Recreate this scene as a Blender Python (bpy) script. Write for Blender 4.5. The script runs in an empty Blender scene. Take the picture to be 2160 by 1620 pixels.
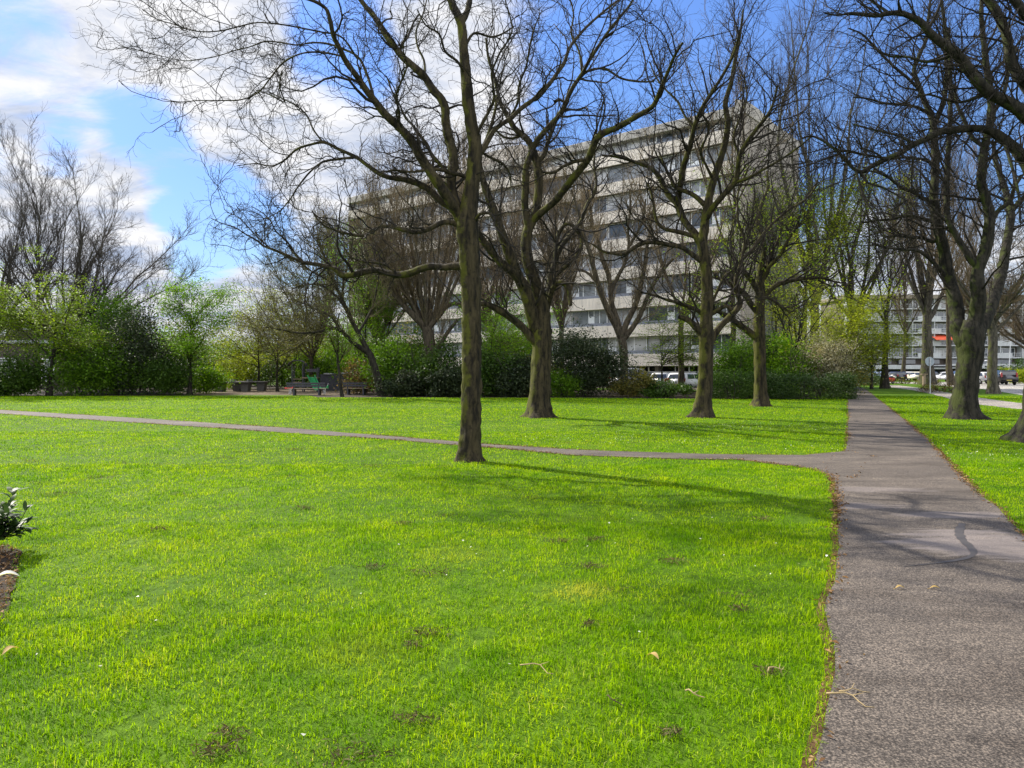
import bpy, bmesh, math, random
import numpy as np
from mathutils import Vector, Matrix

C = bpy.context.scene.collection
F = 1560.0; HZ = 782.0; EYE = 1.65          # focal length and horizon in photo pixels, eye height in metres
R = math.radians

# ------------------------------------------------------------------ camera
cam_d = bpy.data.cameras.new('camera'); cam = bpy.data.objects.new('camera', cam_d); C.objects.link(cam)
cam_d.sensor_width = 36; cam_d.lens = 36 * F / 2160
cam_d.shift_y = -(810 - HZ) / 2160
cam_d.clip_start = 0.05; cam_d.clip_end = 5000
cam.location = (0, 0, EYE); cam.rotation_euler = (R(90), 0, 0)
bpy.context.scene.camera = cam

# ------------------------------------------------------------------ sun, sky, exposure
SUN_AZ, SUN_EL = R(-47), R(38)
S = Vector((math.sin(SUN_AZ) * math.cos(SUN_EL), math.cos(SUN_AZ) * math.cos(SUN_EL), math.sin(SUN_EL)))
sd = bpy.data.lights.new('sun', 'SUN'); sd.energy = 5.0; sd.angle = R(0.55); sd.color = (1, .93, .82)
so = bpy.data.objects.new('sun', sd); C.objects.link(so); so.location = (-30, 30, 40)
so.rotation_euler = (-S).to_track_quat('-Z', 'Y').to_euler()
vs = bpy.context.scene.view_settings
vs.view_transform = 'Standard'; vs.look = 'None'; vs.gamma = 1; vs.exposure = 1.05
bpy.context.scene.cycles.max_bounces = 6
bpy.context.scene.cycles.transparent_max_bounces = 4
bpy.context.scene.cycles.sample_clamp_indirect = 6

def pdir(px, py):
    return Vector(((px - 1080) / F, 1, (HZ - py) / F)).normalized()

def make_world():
    w = bpy.data.worlds.new('World'); bpy.context.scene.world = w; w.use_nodes = True
    nt = w.node_tree; N = nt.nodes; L = nt.links; N.clear()
    out = N.new('ShaderNodeOutputWorld'); bg = N.new('ShaderNodeBackground'); L.new(bg.outputs[0], out.inputs[0])
    bg.inputs[1].default_value = 0.085
    sky = N.new('ShaderNodeTexSky'); sky.sky_type = 'NISHITA'; sky.sun_disc = False
    sky.sun_elevation = SUN_EL; sky.sun_rotation = SUN_AZ % (2 * math.pi)
    sky.ozone_density = 4.0; sky.dust_density = 0.2; sky.air_density = 1.0; sky.altitude = 200
    hs = N.new('ShaderNodeHueSaturation'); hs.inputs['Saturation'].default_value = 1.15; hs.inputs['Value'].default_value = 1.25
    hs.inputs['Hue'].default_value = .512
    L.new(sky.outputs[0], hs.inputs['Color'])
    tc = N.new('ShaderNodeTexCoord')
    def math_(op, a, b=None, clamp=False):
        n = N.new('ShaderNodeMath'); n.operation = op; n.use_clamp = clamp
        for i, v in enumerate((a, b)):
            if v is None: continue
            if isinstance(v, (int, float)): n.inputs[i].default_value = v
            else: L.new(v, n.inputs[i])
        return n.outputs[0]
    sep = N.new('ShaderNodeSeparateXYZ'); L.new(tc.outputs['Generated'], sep.inputs[0])
    vv = N.new('ShaderNodeMapRange'); vv.inputs['From Min'].default_value = .05; vv.inputs['From Max'].default_value = .42   # clear air gets deeper towards the zenith
    vv.inputs['To Min'].default_value = .70; vv.inputs['To Max'].default_value = 1.22; L.new(sep.outputs[2], vv.inputs['Value']); L.new(vv.outputs[0], hs.inputs['Value'])
    zz = math_('ADD', math_('MAXIMUM', sep.outputs[2], 0.0), 0.20)
    cx = math_('DIVIDE', sep.outputs[0], zz); cy = math_('DIVIDE', sep.outputs[1], zz)
    cmb = N.new('ShaderNodeCombineXYZ'); L.new(cx, cmb.inputs[0]); L.new(cy, cmb.inputs[1])
    def noise(scale, detail, rough, off, dist=0.0, st=(1, 1, 1), rz=0):
        n = N.new('ShaderNodeTexNoise'); n.inputs['Scale'].default_value = scale; n.inputs['Detail'].default_value = detail
        n.inputs['Roughness'].default_value = rough; n.inputs['Distortion'].default_value = dist
        m = N.new('ShaderNodeMapping'); m.inputs['Location'].default_value = off; m.inputs['Scale'].default_value = st; m.inputs['Rotation'].default_value = (0, 0, R(rz))
        L.new(cmb.outputs[0], m.inputs[0]); L.new(m.outputs[0], n.inputs['Vector']); return n.outputs['Fac']
    n1 = noise(2.0, 10, .60, (3.1, 1.7, .4), .3)
    n2 = noise(6.5, 10, .66, (9.1, 4.7, 2.4), .5, (.9, 1.25, 1), 18)
    # cloud banks and clear gaps, each in its own direction of the sky: (px, py, inner deg, outer deg, weight)
    blobs = [(260, 160, 2, 14, .38), (60, 220, 1, 8, .16), (520, 260, 1, 9, .30), (650, 360, 1, 8, .34), (880, 250, 1, 10, .36), (1080, 120, 1, 9, .30),
             (310, 460, .5, 4.5, .20), (140, 390, .5, 6, .18), (430, 600, .5, 6, .42), (600, 660, 1, 7, .32), (150, 560, 1, 8, .32),
             (1950, 470, 1, 12, .24), (1750, 600, 1, 9, .26), (1130, 330, 1, 4, .15), (330, 370, .3, 3, .2),
             (30, 70, .5, 4.5, -.34), (730, 140, .5, 5.5, -.52), (250, 310, 1, 6, -.40), (60, 300, .5, 4, -.2), (400, 340, 1, 6, -.30), (470, 470, .5, 6, -.42), (540, 400, .5, 4, -.25), (400, 520, .5, 4, -.3), (600, 540, .5, 6, -.2),
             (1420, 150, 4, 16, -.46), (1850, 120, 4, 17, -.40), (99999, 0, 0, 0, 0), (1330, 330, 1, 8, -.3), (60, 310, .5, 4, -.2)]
    acc = math_('MULTIPLY', n1, .85)
    acc = math_('ADD', acc, math_('MULTIPLY', n2, .52))
    for px, py, a, b, wt in blobs:
        cdir = pdir(px, py)
        if px == 99999: cdir, a, b, wt = Vector((.1, -.9, .35)).normalized(), 25, 95, .40  # unseen cloud bank added behind the camera to light the shaded facade
        d = N.new('ShaderNodeVectorMath'); d.operation = 'DOT_PRODUCT'
        L.new(tc.outputs['Generated'], d.inputs[0]); d.inputs[1].default_value = cdir
        mr = N.new('ShaderNodeMapRange'); mr.interpolation_type = 'SMOOTHSTEP'
        mr.inputs['From Min'].default_value = math.cos(R(b)); mr.inputs['From Max'].default_value = math.cos(R(a))
        mr.inputs['To Min'].default_value = 0; mr.inputs['To Max'].default_value = wt
        L.new(d.outputs['Value'], mr.inputs['Value']); acc = math_('ADD', acc, mr.outputs[0])
    mr = N.new('ShaderNodeMapRange'); mr.interpolation_type = 'SMOOTHSTEP'
    mr.inputs['From Min'].default_value = .64; mr.inputs['From Max'].default_value = .98
    L.new(acc, mr.inputs['Value'])
    mask = mr.outputs[0]
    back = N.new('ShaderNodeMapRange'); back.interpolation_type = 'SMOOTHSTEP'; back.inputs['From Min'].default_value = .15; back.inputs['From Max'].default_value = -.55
    back.inputs['To Min'].default_value = 1; back.inputs['To Max'].default_value = 2.7; L.new(sep.outputs[1], back.inputs['Value'])   # clouds behind the camera brightened as added fill for the shaded facade
    ramp = N.new('ShaderNodeValToRGB'); e = ramp.color_ramp.elements
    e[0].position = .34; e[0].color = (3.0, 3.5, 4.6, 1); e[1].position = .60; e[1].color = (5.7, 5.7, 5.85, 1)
    n3 = noise(4.2, 9, .62, (2.2, 7.7, 5.4), .4, (.9, 1.3, 1), 12)
    L.new(n3, ramp.inputs[0])
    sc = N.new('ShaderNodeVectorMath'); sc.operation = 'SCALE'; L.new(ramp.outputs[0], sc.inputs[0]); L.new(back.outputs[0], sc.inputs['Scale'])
    mx = N.new('ShaderNodeMix'); mx.data_type = 'RGBA'
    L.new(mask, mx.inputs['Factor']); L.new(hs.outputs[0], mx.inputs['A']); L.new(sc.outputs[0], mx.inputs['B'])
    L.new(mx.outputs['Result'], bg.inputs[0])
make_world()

# ------------------------------------------------------------------ helpers
def G(px, py):                                   # photo pixel on the ground -> world
    D = EYE * F / (py - HZ); return ((px - 1080) / F * D, D)
def PW(px, py, D):                               # photo pixel at a chosen distance -> world
    return np.array(((px - 1080) / F * D, D, EYE + (HZ - py) / F * D))
def X(px, D): return (px - 1080) / F * D

def mesh_np(name, V, faces, smooth=False, mats=(), midx=None):
    """faces: list of int arrays (n,k)"""
    me = bpy.data.meshes.new(name)
    V = np.asarray(V, dtype=np.float32).reshape(-1, 3)
    faces = [np.asarray(f, dtype=np.int32) for f in faces if len(f)]
    nl = sum(f.size for f in faces); npoly = sum(len(f) for f in faces)
    me.vertices.add(len(V)); me.vertices.foreach_set('co', V.ravel())
    me.loops.add(nl); me.loops.foreach_set('vertex_index', np.concatenate([f.ravel() for f in faces]))
    starts = []; s = 0
    for f in faces:
        starts.append(s + np.arange(len(f), dtype=np.int32) * f.shape[1]); s += f.size
    me.polygons.add(npoly); me.polygons.foreach_set('loop_start', np.concatenate(starts).astype(np.int32))
    if smooth: me.polygons.foreach_set('use_smooth', np.ones(npoly, dtype=bool))
    for m in mats: me.materials.append(m)
    if midx is not None: me.polygons.foreach_set('material_index', np.asarray(midx, dtype=np.int32))
    me.update(calc_edges=True); return me

def link(name, me, parent=None, loc=None):
    o = bpy.data.objects.new(name, me); C.objects.link(o)
    if parent is not None: o.parent = parent
    if loc is not None: o.location = loc
    return o
def tag(o, label=None, cat=None, group=None, kind=None):
    if label: o['label'] = label
    if cat: o['category'] = cat
    if group: o['group'] = group
    if kind: o['kind'] = kind
    return o
def thing(name, label, cat, loc=(0, 0, 0), rz=0, group=None):
    o = link(name, None); o.location = loc; o.rotation_euler = (0, 0, rz); o.empty_display_size = .3
    return tag(o, label, cat, group)

class MB:                                        # collects boxes, bars, prisms into ONE mesh
    def __init__(s): s.bm = bmesh.new()
    def box(s, x0, x1, y0, y1, z0, z1):
        v = [s.bm.verts.new(p) for p in ((x0,y0,z0),(x1,y0,z0),(x1,y1,z0),(x0,y1,z0),(x0,y0,z1),(x1,y0,z1),(x1,y1,z1),(x0,y1,z1))]
        for f in ((3,2,1,0),(4,5,6,7),(0,1,5,4),(1,2,6,5),(2,3,7,6),(3,0,4,7)): s.bm.faces.new([v[i] for i in f])
        return s
    def tube(s, pts, r, k=8, r2=None):
        n = len(pts); rings = []
        for i, p in enumerate(pts):
            p = Vector(p); a = Vector(pts[max(0, i-1)]); b = Vector(pts[min(n-1, i+1)]); t = (b-a).normalized()
            ref = Vector((0,0,1)) if abs(t.z) < .9 else Vector((0,1,0))
            u = t.cross(ref).normalized(); w = t.cross(u)
            rr = r if r2 is None else r + (r2 - r) * i / (n-1)
            rings.append([s.bm.verts.new(p + (u*math.cos(q) + w*math.sin(q))*rr) for q in [2*math.pi*j/k for j in range(k)]])
        for a, b in zip(rings, rings[1:]):
            for j in range(k): s.bm.faces.new((a[j], a[(j+1)%k], b[(j+1)%k], b[j]))
        s.bm.faces.new(rings[0][::-1]); s.bm.faces.new(rings[-1]); return s
    def disc(s, c, axis, r, th, k=20, r2=None):
        c = Vector(c); a = Vector(axis).normalized(); return s.tube([c - a*th/2, c + a*th/2], r, k, r2)
    def poly(s, pts):
        s.bm.faces.new([s.bm.verts.new(p) for p in pts]); return s
    def prism_y(s, pts, y0, y1, inset=None):     # (x,z) outline extruded along y
        a = [s.bm.verts.new((x, y0 if inset is None else y0 + inset(z), z)) for x, z in pts]
        b = [s.bm.verts.new((x, y1 if inset is None else y1 - inset(z), z)) for x, z in pts]
        n = len(pts); s.bm.faces.new(a); s.bm.faces.new(b[::-1])
        for i in range(n): s.bm.faces.new((a[(i+1)%n], a[i], b[i], b[(i+1)%n]))
        return s
    def build(s, name, mat, parent=None, loc=None, bevel=0, seg=1, smooth=False):
        bmesh.ops.recalc_face_normals(s.bm, faces=s.bm.faces)
        if bevel: bmesh.ops.bevel(s.bm, geom=[e for e in s.bm.edges], offset=bevel, segments=seg, affect='EDGES', clamp_overlap=True)
        me = bpy.data.meshes.new(name); s.bm.to_mesh(me); s.bm.free()
        if smooth:
            for p in me.polygons: p.use_smooth = True
        me.materials.append(mat); return link(name, me, parent, loc)

# ------------------------------------------------------------------ materials
def new_mat(name):
    m = bpy.data.materials.new(name); m.use_nodes = True
    nt = m.node_tree; b = nt.nodes['Principled BSDF']; return m, nt, b
def _ramp(nt, fac, stops):
    r = nt.nodes.new('ShaderNodeValToRGB'); nt.links.new(fac, r.inputs[0]); el = r.color_ramp.elements
    while len(el) < len(stops): el.new(.5)
    for e, (p, c) in zip(el, stops): e.position = p; e.color = (*c, 1)
    return r.outputs[0]
def _noise(nt, scale, detail=5, rough=.55, stretch=(1, 1, 1), coord='Object', dist=0):
    tc = nt.nodes.new('ShaderNodeTexCoord'); mp = nt.nodes.new('ShaderNodeMapping'); mp.inputs['Scale'].default_value = stretch
    n = nt.nodes.new('ShaderNodeTexNoise'); n.inputs['Scale'].default_value = scale; n.inputs['Detail'].default_value = detail
    n.inputs['Roughness'].default_value = rough; n.inputs['Distortion'].default_value = dist
    nt.links.new(tc.outputs[coord], mp.inputs[0]); nt.links.new(mp.outputs[0], n.inputs['Vector']); return n.outputs['Fac']
def _mixc(nt, fac, a, b, mode='MIX'):
    m = nt.nodes.new('ShaderNodeMix'); m.data_type = 'RGBA'; m.blend_type = mode
    for k, v in (('Factor', fac), ('A', a), ('B', b)):
        if isinstance(v, (int, float)): m.inputs[k].default_value = v
        elif isinstance(v, tuple): m.inputs[k].default_value = (*v, 1)
        else: nt.links.new(v, m.inputs[k])
    return m.outputs['Result']
def _bump(nt, b, h, strength, dist=.02):
    n = nt.nodes.new('ShaderNodeBump'); n.inputs['Strength'].default_value = strength; n.inputs['Distance'].default_value = dist
    nt.links.new(h, n.inputs['Height']); nt.links.new(n.outputs[0], b.inputs['Normal'])
def plain(name, c, rough=.6, metal=0, var=.18, scale=3.0, coat=0):
    m, nt, b = new_mat(name)
    n = _noise(nt, scale, 6, .6)
    col = _ramp(nt, n, [(.3, tuple(x*(1-var) for x in c)), (.7, tuple(min(1, x*(1+var)) for x in c))])
    nt.links.new(col, b.inputs['Base Color']); b.inputs['Roughness'].default_value = rough; b.inputs['Metallic'].default_value = metal
    b.inputs['Coat Weight'].default_value = coat
    if rough > .85: b.inputs['Specular IOR Level'].default_value = .12
    return m
def concrete(name, c, streak=.25):
    m, nt, b = new_mat(name)
    n1 = _noise(nt, .6, 6, .6); n2 = _noise(nt, 3.0, 6, .65, (2.2, 2.2, .25))
    c1 = _ramp(nt, n1, [(.3, tuple(x*.82 for x in c)), (.7, c)])
    st = _ramp(nt, n2, [(.38, tuple(1-streak for _ in c)), (.6, (1, 1, 1))])
    nt.links.new(_mixc(nt, 1.0, c1, st, 'MULTIPLY'), b.inputs['Base Color']); b.inputs['Roughness'].default_value = .85
    _bump(nt, b, _noise(nt, 25, 4), .15, .01); return m
def glass(name, c, rough=.06):
    m, nt, b = new_mat(name)
    n = _noise(nt, .55, 3, .5)
    nt.links.new(_ramp(nt, n, [(.35, tuple(x*.5 for x in c)), (.65, tuple(x*1.4 for x in c))]), b.inputs['Base Color'])
    b.inputs['Roughness'].default_value = rough; b.inputs['Specular IOR Level'].default_value = .8; return m
def bark(name, dark, light, moss, moss_amt=.5, fine=1.0):
    m, nt, b = new_mat(name)
    n1 = _noise(nt, 9*fine, 7, .65, (1, 1, .22), 'Object', .3)
    c = _ramp(nt, n1, [(.40, dark), (.60, light)])
    n2 = _noise(nt, 2.3, 6, .7)
    blot = _noise(nt, 11, 4, .6)
    c = _mixc(nt, _ramp(nt, blot, [(.56, (0,)*3), (.66, (.55,)*3)]), c, tuple(x*.45 for x in dark))
    geo = nt.nodes.new('ShaderNodeNewGeometry'); sp = nt.nodes.new('ShaderNodeSeparateXYZ'); nt.links.new(geo.outputs['Normal'], sp.inputs[0])
    mr = nt.nodes.new('ShaderNodeMapRange'); mr.inputs['From Min'].default_value = .6; mr.inputs['From Max'].default_value = -.9
    mr.inputs['To Min'].default_value = -.18; mr.inputs['To Max'].default_value = .14; nt.links.new(sp.outputs[0], mr.inputs[0])
    ad = nt.nodes.new('ShaderNodeMath'); nt.links.new(n2, ad.inputs[0]); nt.links.new(mr.outputs[0], ad.inputs[1])
    lo = .74 - .3*moss_amt
    f = _ramp(nt, ad.outputs[0], [(lo, (0, 0, 0)), (lo + .12, (1, 1, 1))])
    nt.links.new(_mixc(nt, f, c, moss), b.inputs['Base Color'])
    b.inputs['Roughness'].default_value = .92; b.inputs['Specular IOR Level'].default_value = .2
    _bump(nt, b, n1, 1.0, .05); return m
def leaf(name, c, var=.45, trans=.4, rough=.55, scale=.7, c2=None, spec=.15):
    m, nt, b = new_mat(name)
    geo = nt.nodes.new('ShaderNodeNewGeometry'); n = _noise(nt, scale, 3, .6)
    c2 = c2 or (c[0]*1.5, c[1]*1.25, c[2]*1.0)
    a = _ramp(nt, geo.outputs['Random Per Island'], [(0, tuple(x*(1-var) for x in c)), (.55, c), (1, c2)])
    k = _ramp(nt, n, [(.3, (.72, .76, .8)), (.7, (1.2, 1.12, 1.0))])
    col = _mixc(nt, 1.0, a, k, 'MULTIPLY')
    nt.links.new(col, b.inputs['Base Color']); b.inputs['Roughness'].default_value = rough; b.inputs['Specular IOR Level'].default_value = spec
    tr = nt.nodes.new('ShaderNodeBsdfTranslucent'); mx = nt.nodes.new('ShaderNodeMixShader'); mx.inputs[0].default_value = trans
    tcol = _mixc(nt, 1.0, col, (1.25, 1.3, .7), 'MULTIPLY'); nt.links.new(tcol, tr.inputs[0])
    nt.links.new(b.outputs[0], mx.inputs[1]); nt.links.new(tr.outputs[0], mx.inputs[2])
    nt.links.new(mx.outputs[0], nt.nodes['Material Output'].inputs[0]); return m

M = {}
M['bark'] = bark('bark', (.009, .007, .004), (.046, .036, .017), (.064, .064, .008), .72)
M['bark_dark'] = bark('bark_dark', (.007, .0062, .0045), (.030, .026, .018), (.034, .042, .008), .6)
M['bark_grey'] = bark('bark_grey', (.026, .023, .017), (.085, .076, .056), (.065, .072, .02), .45)
M['bark_brown'] = bark('bark_brown', (.024, .019, .012), (.075, .06, .04), (.06, .06, .018), .4)
M['twig'] = plain('twig', (.020, .017, .013), .9, var=.35)
M['twig_brown'] = plain('twig_brown', (.105, .08, .046), .9, var=.4)
M['twig_grey'] = plain('twig_grey', (.042, .037, .031), .9, var=.4)
M['twig_olive'] = plain('twig_olive', (.07, .063, .026), .9, var=.4)
M['leaf_lime'] = leaf('leaf_lime', (.155, .25, .010), .45, .5)
M['leaf_yellow'] = leaf('leaf_yellow', (.215, .275, .018), .4, .55)
M['leaf_green'] = leaf('leaf_green', (.075, .165, .009), .5, .42)
M['leaf_mid'] = leaf('leaf_mid', (.115, .24, .010), .45, .5)
M['leaf_dark'] = leaf('leaf_dark', (.026, .042, .016), .5, .2, .6, spec=.25)
M['leaf_ever'] = leaf('leaf_ever', (.040, .088, .008), .5, .3, .55, spec=.25)
M['leaf_hedge'] = leaf('leaf_hedge', (.032, .068, .010), .5, .25, .5, spec=.3)
M['leaf_olive'] = leaf('leaf_olive', (.12, .12, .03), .45, .4)
M['leaf_bud'] = leaf('leaf_bud', (.15, .115, .045), .4, .35)
M['leaf_pale'] = leaf('leaf_pale', (.36, .32, .19), .5, .35, c2=(.5, .48, .36))
M['leaf_laurel'] = leaf('leaf_laurel', (.028, .060, .012), .4, .25, .5, spec=.12)
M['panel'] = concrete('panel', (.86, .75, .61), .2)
M['roofband'] = concrete('roofband', (.50, .45, .38), .25)
M['endwall'] = concrete('endwall', (.42, .365, .30), .3)
M['endbrick'] = concrete('endbrick', (.16, .155, .15), .2)
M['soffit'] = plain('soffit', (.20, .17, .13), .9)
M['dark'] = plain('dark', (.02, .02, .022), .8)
M['frame_grey'] = plain('frame_grey', (.22, .23, .25), .5)
M['frame_white'] = plain('frame_white', (.7, .7, .68), .5, var=.06)
M['pane_dark'] = glass('pane_dark', (.05, .06, .065))
M['pane_mid'] = glass('pane_mid', (.16, .17, .17), .12)
M['pane_curtain'] = glass('pane_curtain', (.36, .35, .33), .25)

# ------------------------------------------------------------------ ground
def densify(pts, step, jit=0, rng=None, closed=True):
    pts = [np.array(p, float) for p in pts]; out = []
    n = len(pts)
    for i in range(n if closed else n - 1):
        a, b = pts[i], pts[(i+1) % n]; k = max(1, int(np.linalg.norm(b-a) / step))
        for j in range(k):
            out.append(a + (b-a)*j/k)
    if not closed: out.append(pts[-1])
    out = np.array(out)
    if jit: 
        nz = rng.normal(0, 1, (len(out), 2)); nz = (nz + np.roll(nz, 1, 0) + np.roll(nz, 2, 0)) / 1.7
        out = out + nz * jit
    return out
def sheet(name, poly, z, mat, kind='structure'):
    bm = bmesh.new(); vs_ = [bm.verts.new((p[0], p[1], z)) for p in poly]
    f = bm.faces.new(vs_); f.normal_update()
    if f.normal.z < 0: f.normal_flip(); f.normal_update()
    bmesh.ops.triangulate(bm, faces=[f], ngon_method='EAR_CLIP')
    me = bpy.data.meshes.new(name); bm.to_mesh(me); bm.free()
    me.materials.append(mat); o = link(name, me); o['kind'] = kind; return o
def inside(P, poly):
    x, y = P[:, 0], P[:, 1]; res = np.zeros(len(P), bool); n = len(poly); j = n - 1
    for i in range(n):
        xi, yi = poly[i]; xj, yj = poly[j]
        c = ((yi > y) != (yj > y)) & (x < (xj - xi) * (y - yi) / (yj - yi + 1e-12) + xi)
        res ^= c; j = i
    return res

def m_lawn():
    m, nt, b = new_mat('lawn_soil')
    n = _noise(nt, .35, 5, .6, coord='Object'); n2 = _noise(nt, 14, 5, .7, (1, .6, 1))
    c = _ramp(nt, n, [(.3, (.045, .10, .003)), (.55, (.075, .145, .004)), (.75, (.11, .17, .006))])
    k = _ramp(nt, n2, [(.3, (.45, .5, .4)), (.65, (1.15, 1.12, 1.0))])
    nt.links.new(_mixc(nt, 1.0, c, k, 'MULTIPLY'), b.inputs['Base Color']); b.inputs['Roughness'].default_value = .9
    b.inputs['Specular IOR Level'].default_value = .1
    _bump(nt, b, n2, .8, .06); return m
def m_path(name, c, patch=None):
    m, nt, b = new_mat(name)
    n = _noise(nt, 100, 2, .6); n1 = _noise(nt, 150, 3, .7); n3 = _noise(nt, 1.1, 7, .7, (.5, 1.8, 1), dist=.6); n2 = _noise(nt, .55, 5, .65, dist=.4)
    base = _ramp(nt, n2, [(.3, tuple(x*.74 for x in c)), (.7, tuple(x*1.12 for x in c))])
    sp = _ramp(nt, n, [(.40, (.38, .36, .34)), (.5, (.85, .85, .85)), (.56, (1.15, 1.12, 1.08)), (.64, (2.1, 2.0, 1.85))])
    col = _mixc(nt, 1.0, base, sp, 'MULTIPLY')
    sp2 = _ramp(nt, n1, [(.36, (.55, .55, .55)), (.62, (1.25, 1.25, 1.25))])
    col = _mixc(nt, .8, col, sp2, 'MULTIPLY')
    col = _mixc(nt, 1.0, col, _ramp(nt, n3, [(.36, (.62, .6, .58)), (.5, (.95, .95, .95)), (.66, (1.3, 1.28, 1.25))]), 'MULTIPLY')  # shadow streaks across the path, put into the colour as stretched noise
    if patch:                                     # dried pale wash-out with a ragged edge of its own
        tc = nt.nodes.new('ShaderNodeTexCoord')
        for (px_, py_, rx, ry, amt) in patch:
            mp = nt.nodes.new('ShaderNodeMapping'); mp.inputs['Scale'].default_value = (1/rx, 1/ry, 0)
            mp.inputs['Location'].default_value = (-px_/rx, -py_/ry, 0); nt.links.new(tc.outputs['Object'], mp.inputs[0])
            ln = nt.nodes.new('ShaderNodeVectorMath'); ln.operation = 'LENGTH'; nt.links.new(mp.outputs[0], ln.inputs[0])
            nz = _noise(nt, 2.6, 8, .68, (.45, 2.2, 1)); ad = nt.nodes.new('ShaderNodeMath'); ad.operation = 'MULTIPLY_ADD'
            nt.links.new(nz, ad.inputs[0]); ad.inputs[1].default_value = 2.4; nt.links.new(ln.outputs['Value'], ad.inputs[2])
            mr = nt.nodes.new('ShaderNodeMapRange'); mr.inputs['From Min'].default_value = 2.12; mr.inputs['From Max'].default_value = 1.82
            mr.inputs['To Max'].default_value = amt; nt.links.new(ad.outputs[0], mr.inputs[0])
            col = _mixc(nt, mr.outputs[0], col, (.24, .205, .19))
    nt.links.new(col, b.inputs['Base Color']); b.inputs['Roughness'].default_value = .88; b.inputs['Specular IOR Level'].default_value = .25
    _bump(nt, b, n, .22, .004); return m
M['lawn'] = m_lawn()
M['path'] = m_path('path_asphalt', (.100, .085, .071), [(4.45, 7.0, .95, .75, .42), (3.75, 9.0, 1.1, .3, .3), (4.9, 10.2, 1.0, .3, .3), (5.2, 8.4, 1.0, .25, .32)])
M['path2'] = m_path('paving', (.27, .25, .225))
M['road'] = m_path('road_surface', (.34, .33, .31))
M['soil'] = plain('soil', (.035, .026, .018), .95, var=.5, scale=6)
M['verge'] = plain('verge_soil', (.085, .05, .022), .95, var=.55, scale=9)
M['sand'] = plain('sand', (.13, .10, .065), .95, var=.2, scale=4)
M['tar'] = plain('tar', (.050, .044, .041), .7, var=.2, scale=8)

rg = np.random.default_rng(5)
Lpx = [(1735,1620),(1752,1500),(1764,1420),(1752,1340),(1746,1290),(1755,1230),(1762,1150),(1765,1080),(1763,1020),(1748,995)]
left_low = [G(*p) for p in Lpx]
dirn = np.array(left_low[0]) - np.array(left_low[1]); dirn /= np.linalg.norm(dirn)
pre = [tuple(np.array(left_low[0]) + dirn*3.8)]
left_up = [G(*p) for p in [(1752,968),(1783,955),(1789,915),(1790,880),(1789,850),(1789,832),(1784,818)]]
right_ = [G(*p) for p in [(1797,812),(1824,820),(1856,845),(1900,880),(1942,915),(1986,960),(2032,1010),(2092,1062),(2160,1127)]]
right_ += [(4.05, 5.0), (3.15, 3.0), (1.75, -.6)]
MAIN = densify(pre + left_low + left_up + right_, .25, .016, rg)
cr_low = [(-28, 31.5)] + [G(*p) for p in [(0,873),(300,893),(600,913),(850,930),(1050,946),(1200,960),(1400,968),(1560,970),(1680,985),(1748,1000)]]
cr_up = [G(*p) for p in [(1786,952),(1700,961),(1500,959),(1200,949),(1000,936),(900,927),(600,903),(300,883),(0,865)]] + [(-28, 33.5)]
CROSS = densify(cr_low[:-1] + [G(1722,992), G(1752,1003), G(1800,1010), G(1840,962)] + cr_up, .3, .02, rg)
CYC = [G(*p) for p in [(1868,812),(1894,813),(1957,820),(2014,831),(2064,839),(2148,850)]] + [(34, 30), (33, 26)] + \
      [G(*p) for p in [(2148,863),(2060,853),(2010,843),(1965,831),(1925,823),(1872,816)]]
ROAD = [(50, 108), (150, 118), (150, 52), (60, 50)] + [G(*p) for p in [(2160,834),(2075,821),(1960,811.5),(1900,808.5)]]
def strip(path, half):
    path = np.array(path); t = np.gradient(path, axis=0); t /= np.linalg.norm(t, axis=1)[:, None]; n = np.stack([-t[:,1], t[:,0]], 1)
    return np.concatenate([path + n*half, (path - n*half)[::-1]])
gp = np.array([(-1500, -60), (1500, -60), (1500, 2500), (-1500, 2500)])
sheet('ground', gp, 0, M['lawn'])
def grow_poly(poly, d):
    poly = np.array(poly); t = np.roll(poly, -1, 0) - np.roll(poly, 1, 0); t /= np.linalg.norm(t, axis=1)[:, None] + 1e-9
    n = np.stack([t[:,1], -t[:,0]], 1); a = np.sum(poly[:,0]*np.roll(poly[:,1],-1) - np.roll(poly[:,0],-1)*poly[:,1])
    return poly + n * d * (1 if a > 0 else -1)[:, None] if hasattr(d, '__len__') else poly + n * d * (1 if a > 0 else -1)
wob = lambda n: np.array([.05 + .035*math.sin(i*.31) + .03*math.sin(i*.113+1) for i in range(n)])
sheet('path_verge', grow_poly(MAIN, .055), .004, M['verge'])
sheet('cross_path_verge', grow_poly(CROSS, .05), .008, M['verge'])
sheet('cross_path', CROSS, .012, M['path'])
sheet('footpath', MAIN, .016, M['path'])
sheet('cycle_path', densify(CYC, .8, .02, rg), .004, M['path2'])
sheet('road', ROAD, .004, M['road'])
SOIL = [(-42, 48.3), (-26, 48.8), (-19.5, 49.6), (-17, 56), (-14, 50.5), (-12, 45.6), (-4, 45.2), (4, 44.8), (10, 43.6), (18.0, 42.4), (18.6, 47), (17.5, 60), (0, 66), (-10, 84), (-50, 84), (-60, 60)]
sheet('shrub_bed', densify(SOIL, .7, .06, rg), .008, M['soil'])
sheet('play_area', densify([(-25, 51), (-12, 50.2), (-10.5, 57), (-12, 66), (-26, 66)], .7, .05, rg), .012, M['sand'])
sheet('car_park', [(-20, 96), (16, 62.5), (24, 62.0), (30, 72), (0, 130)], .012, M['path'])
BED = [(-5.8, 6.9), (-4.75, 6.95), (-4.45, 6.7), (-3.75, 5.6), (-3.1, 4.35), (-2.9, 3.9), (-3.6, 3.6), (-7, 4)]
sheet('corner_bed', densify(BED, .15, .02, rg), .012, M['soil'])
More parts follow.
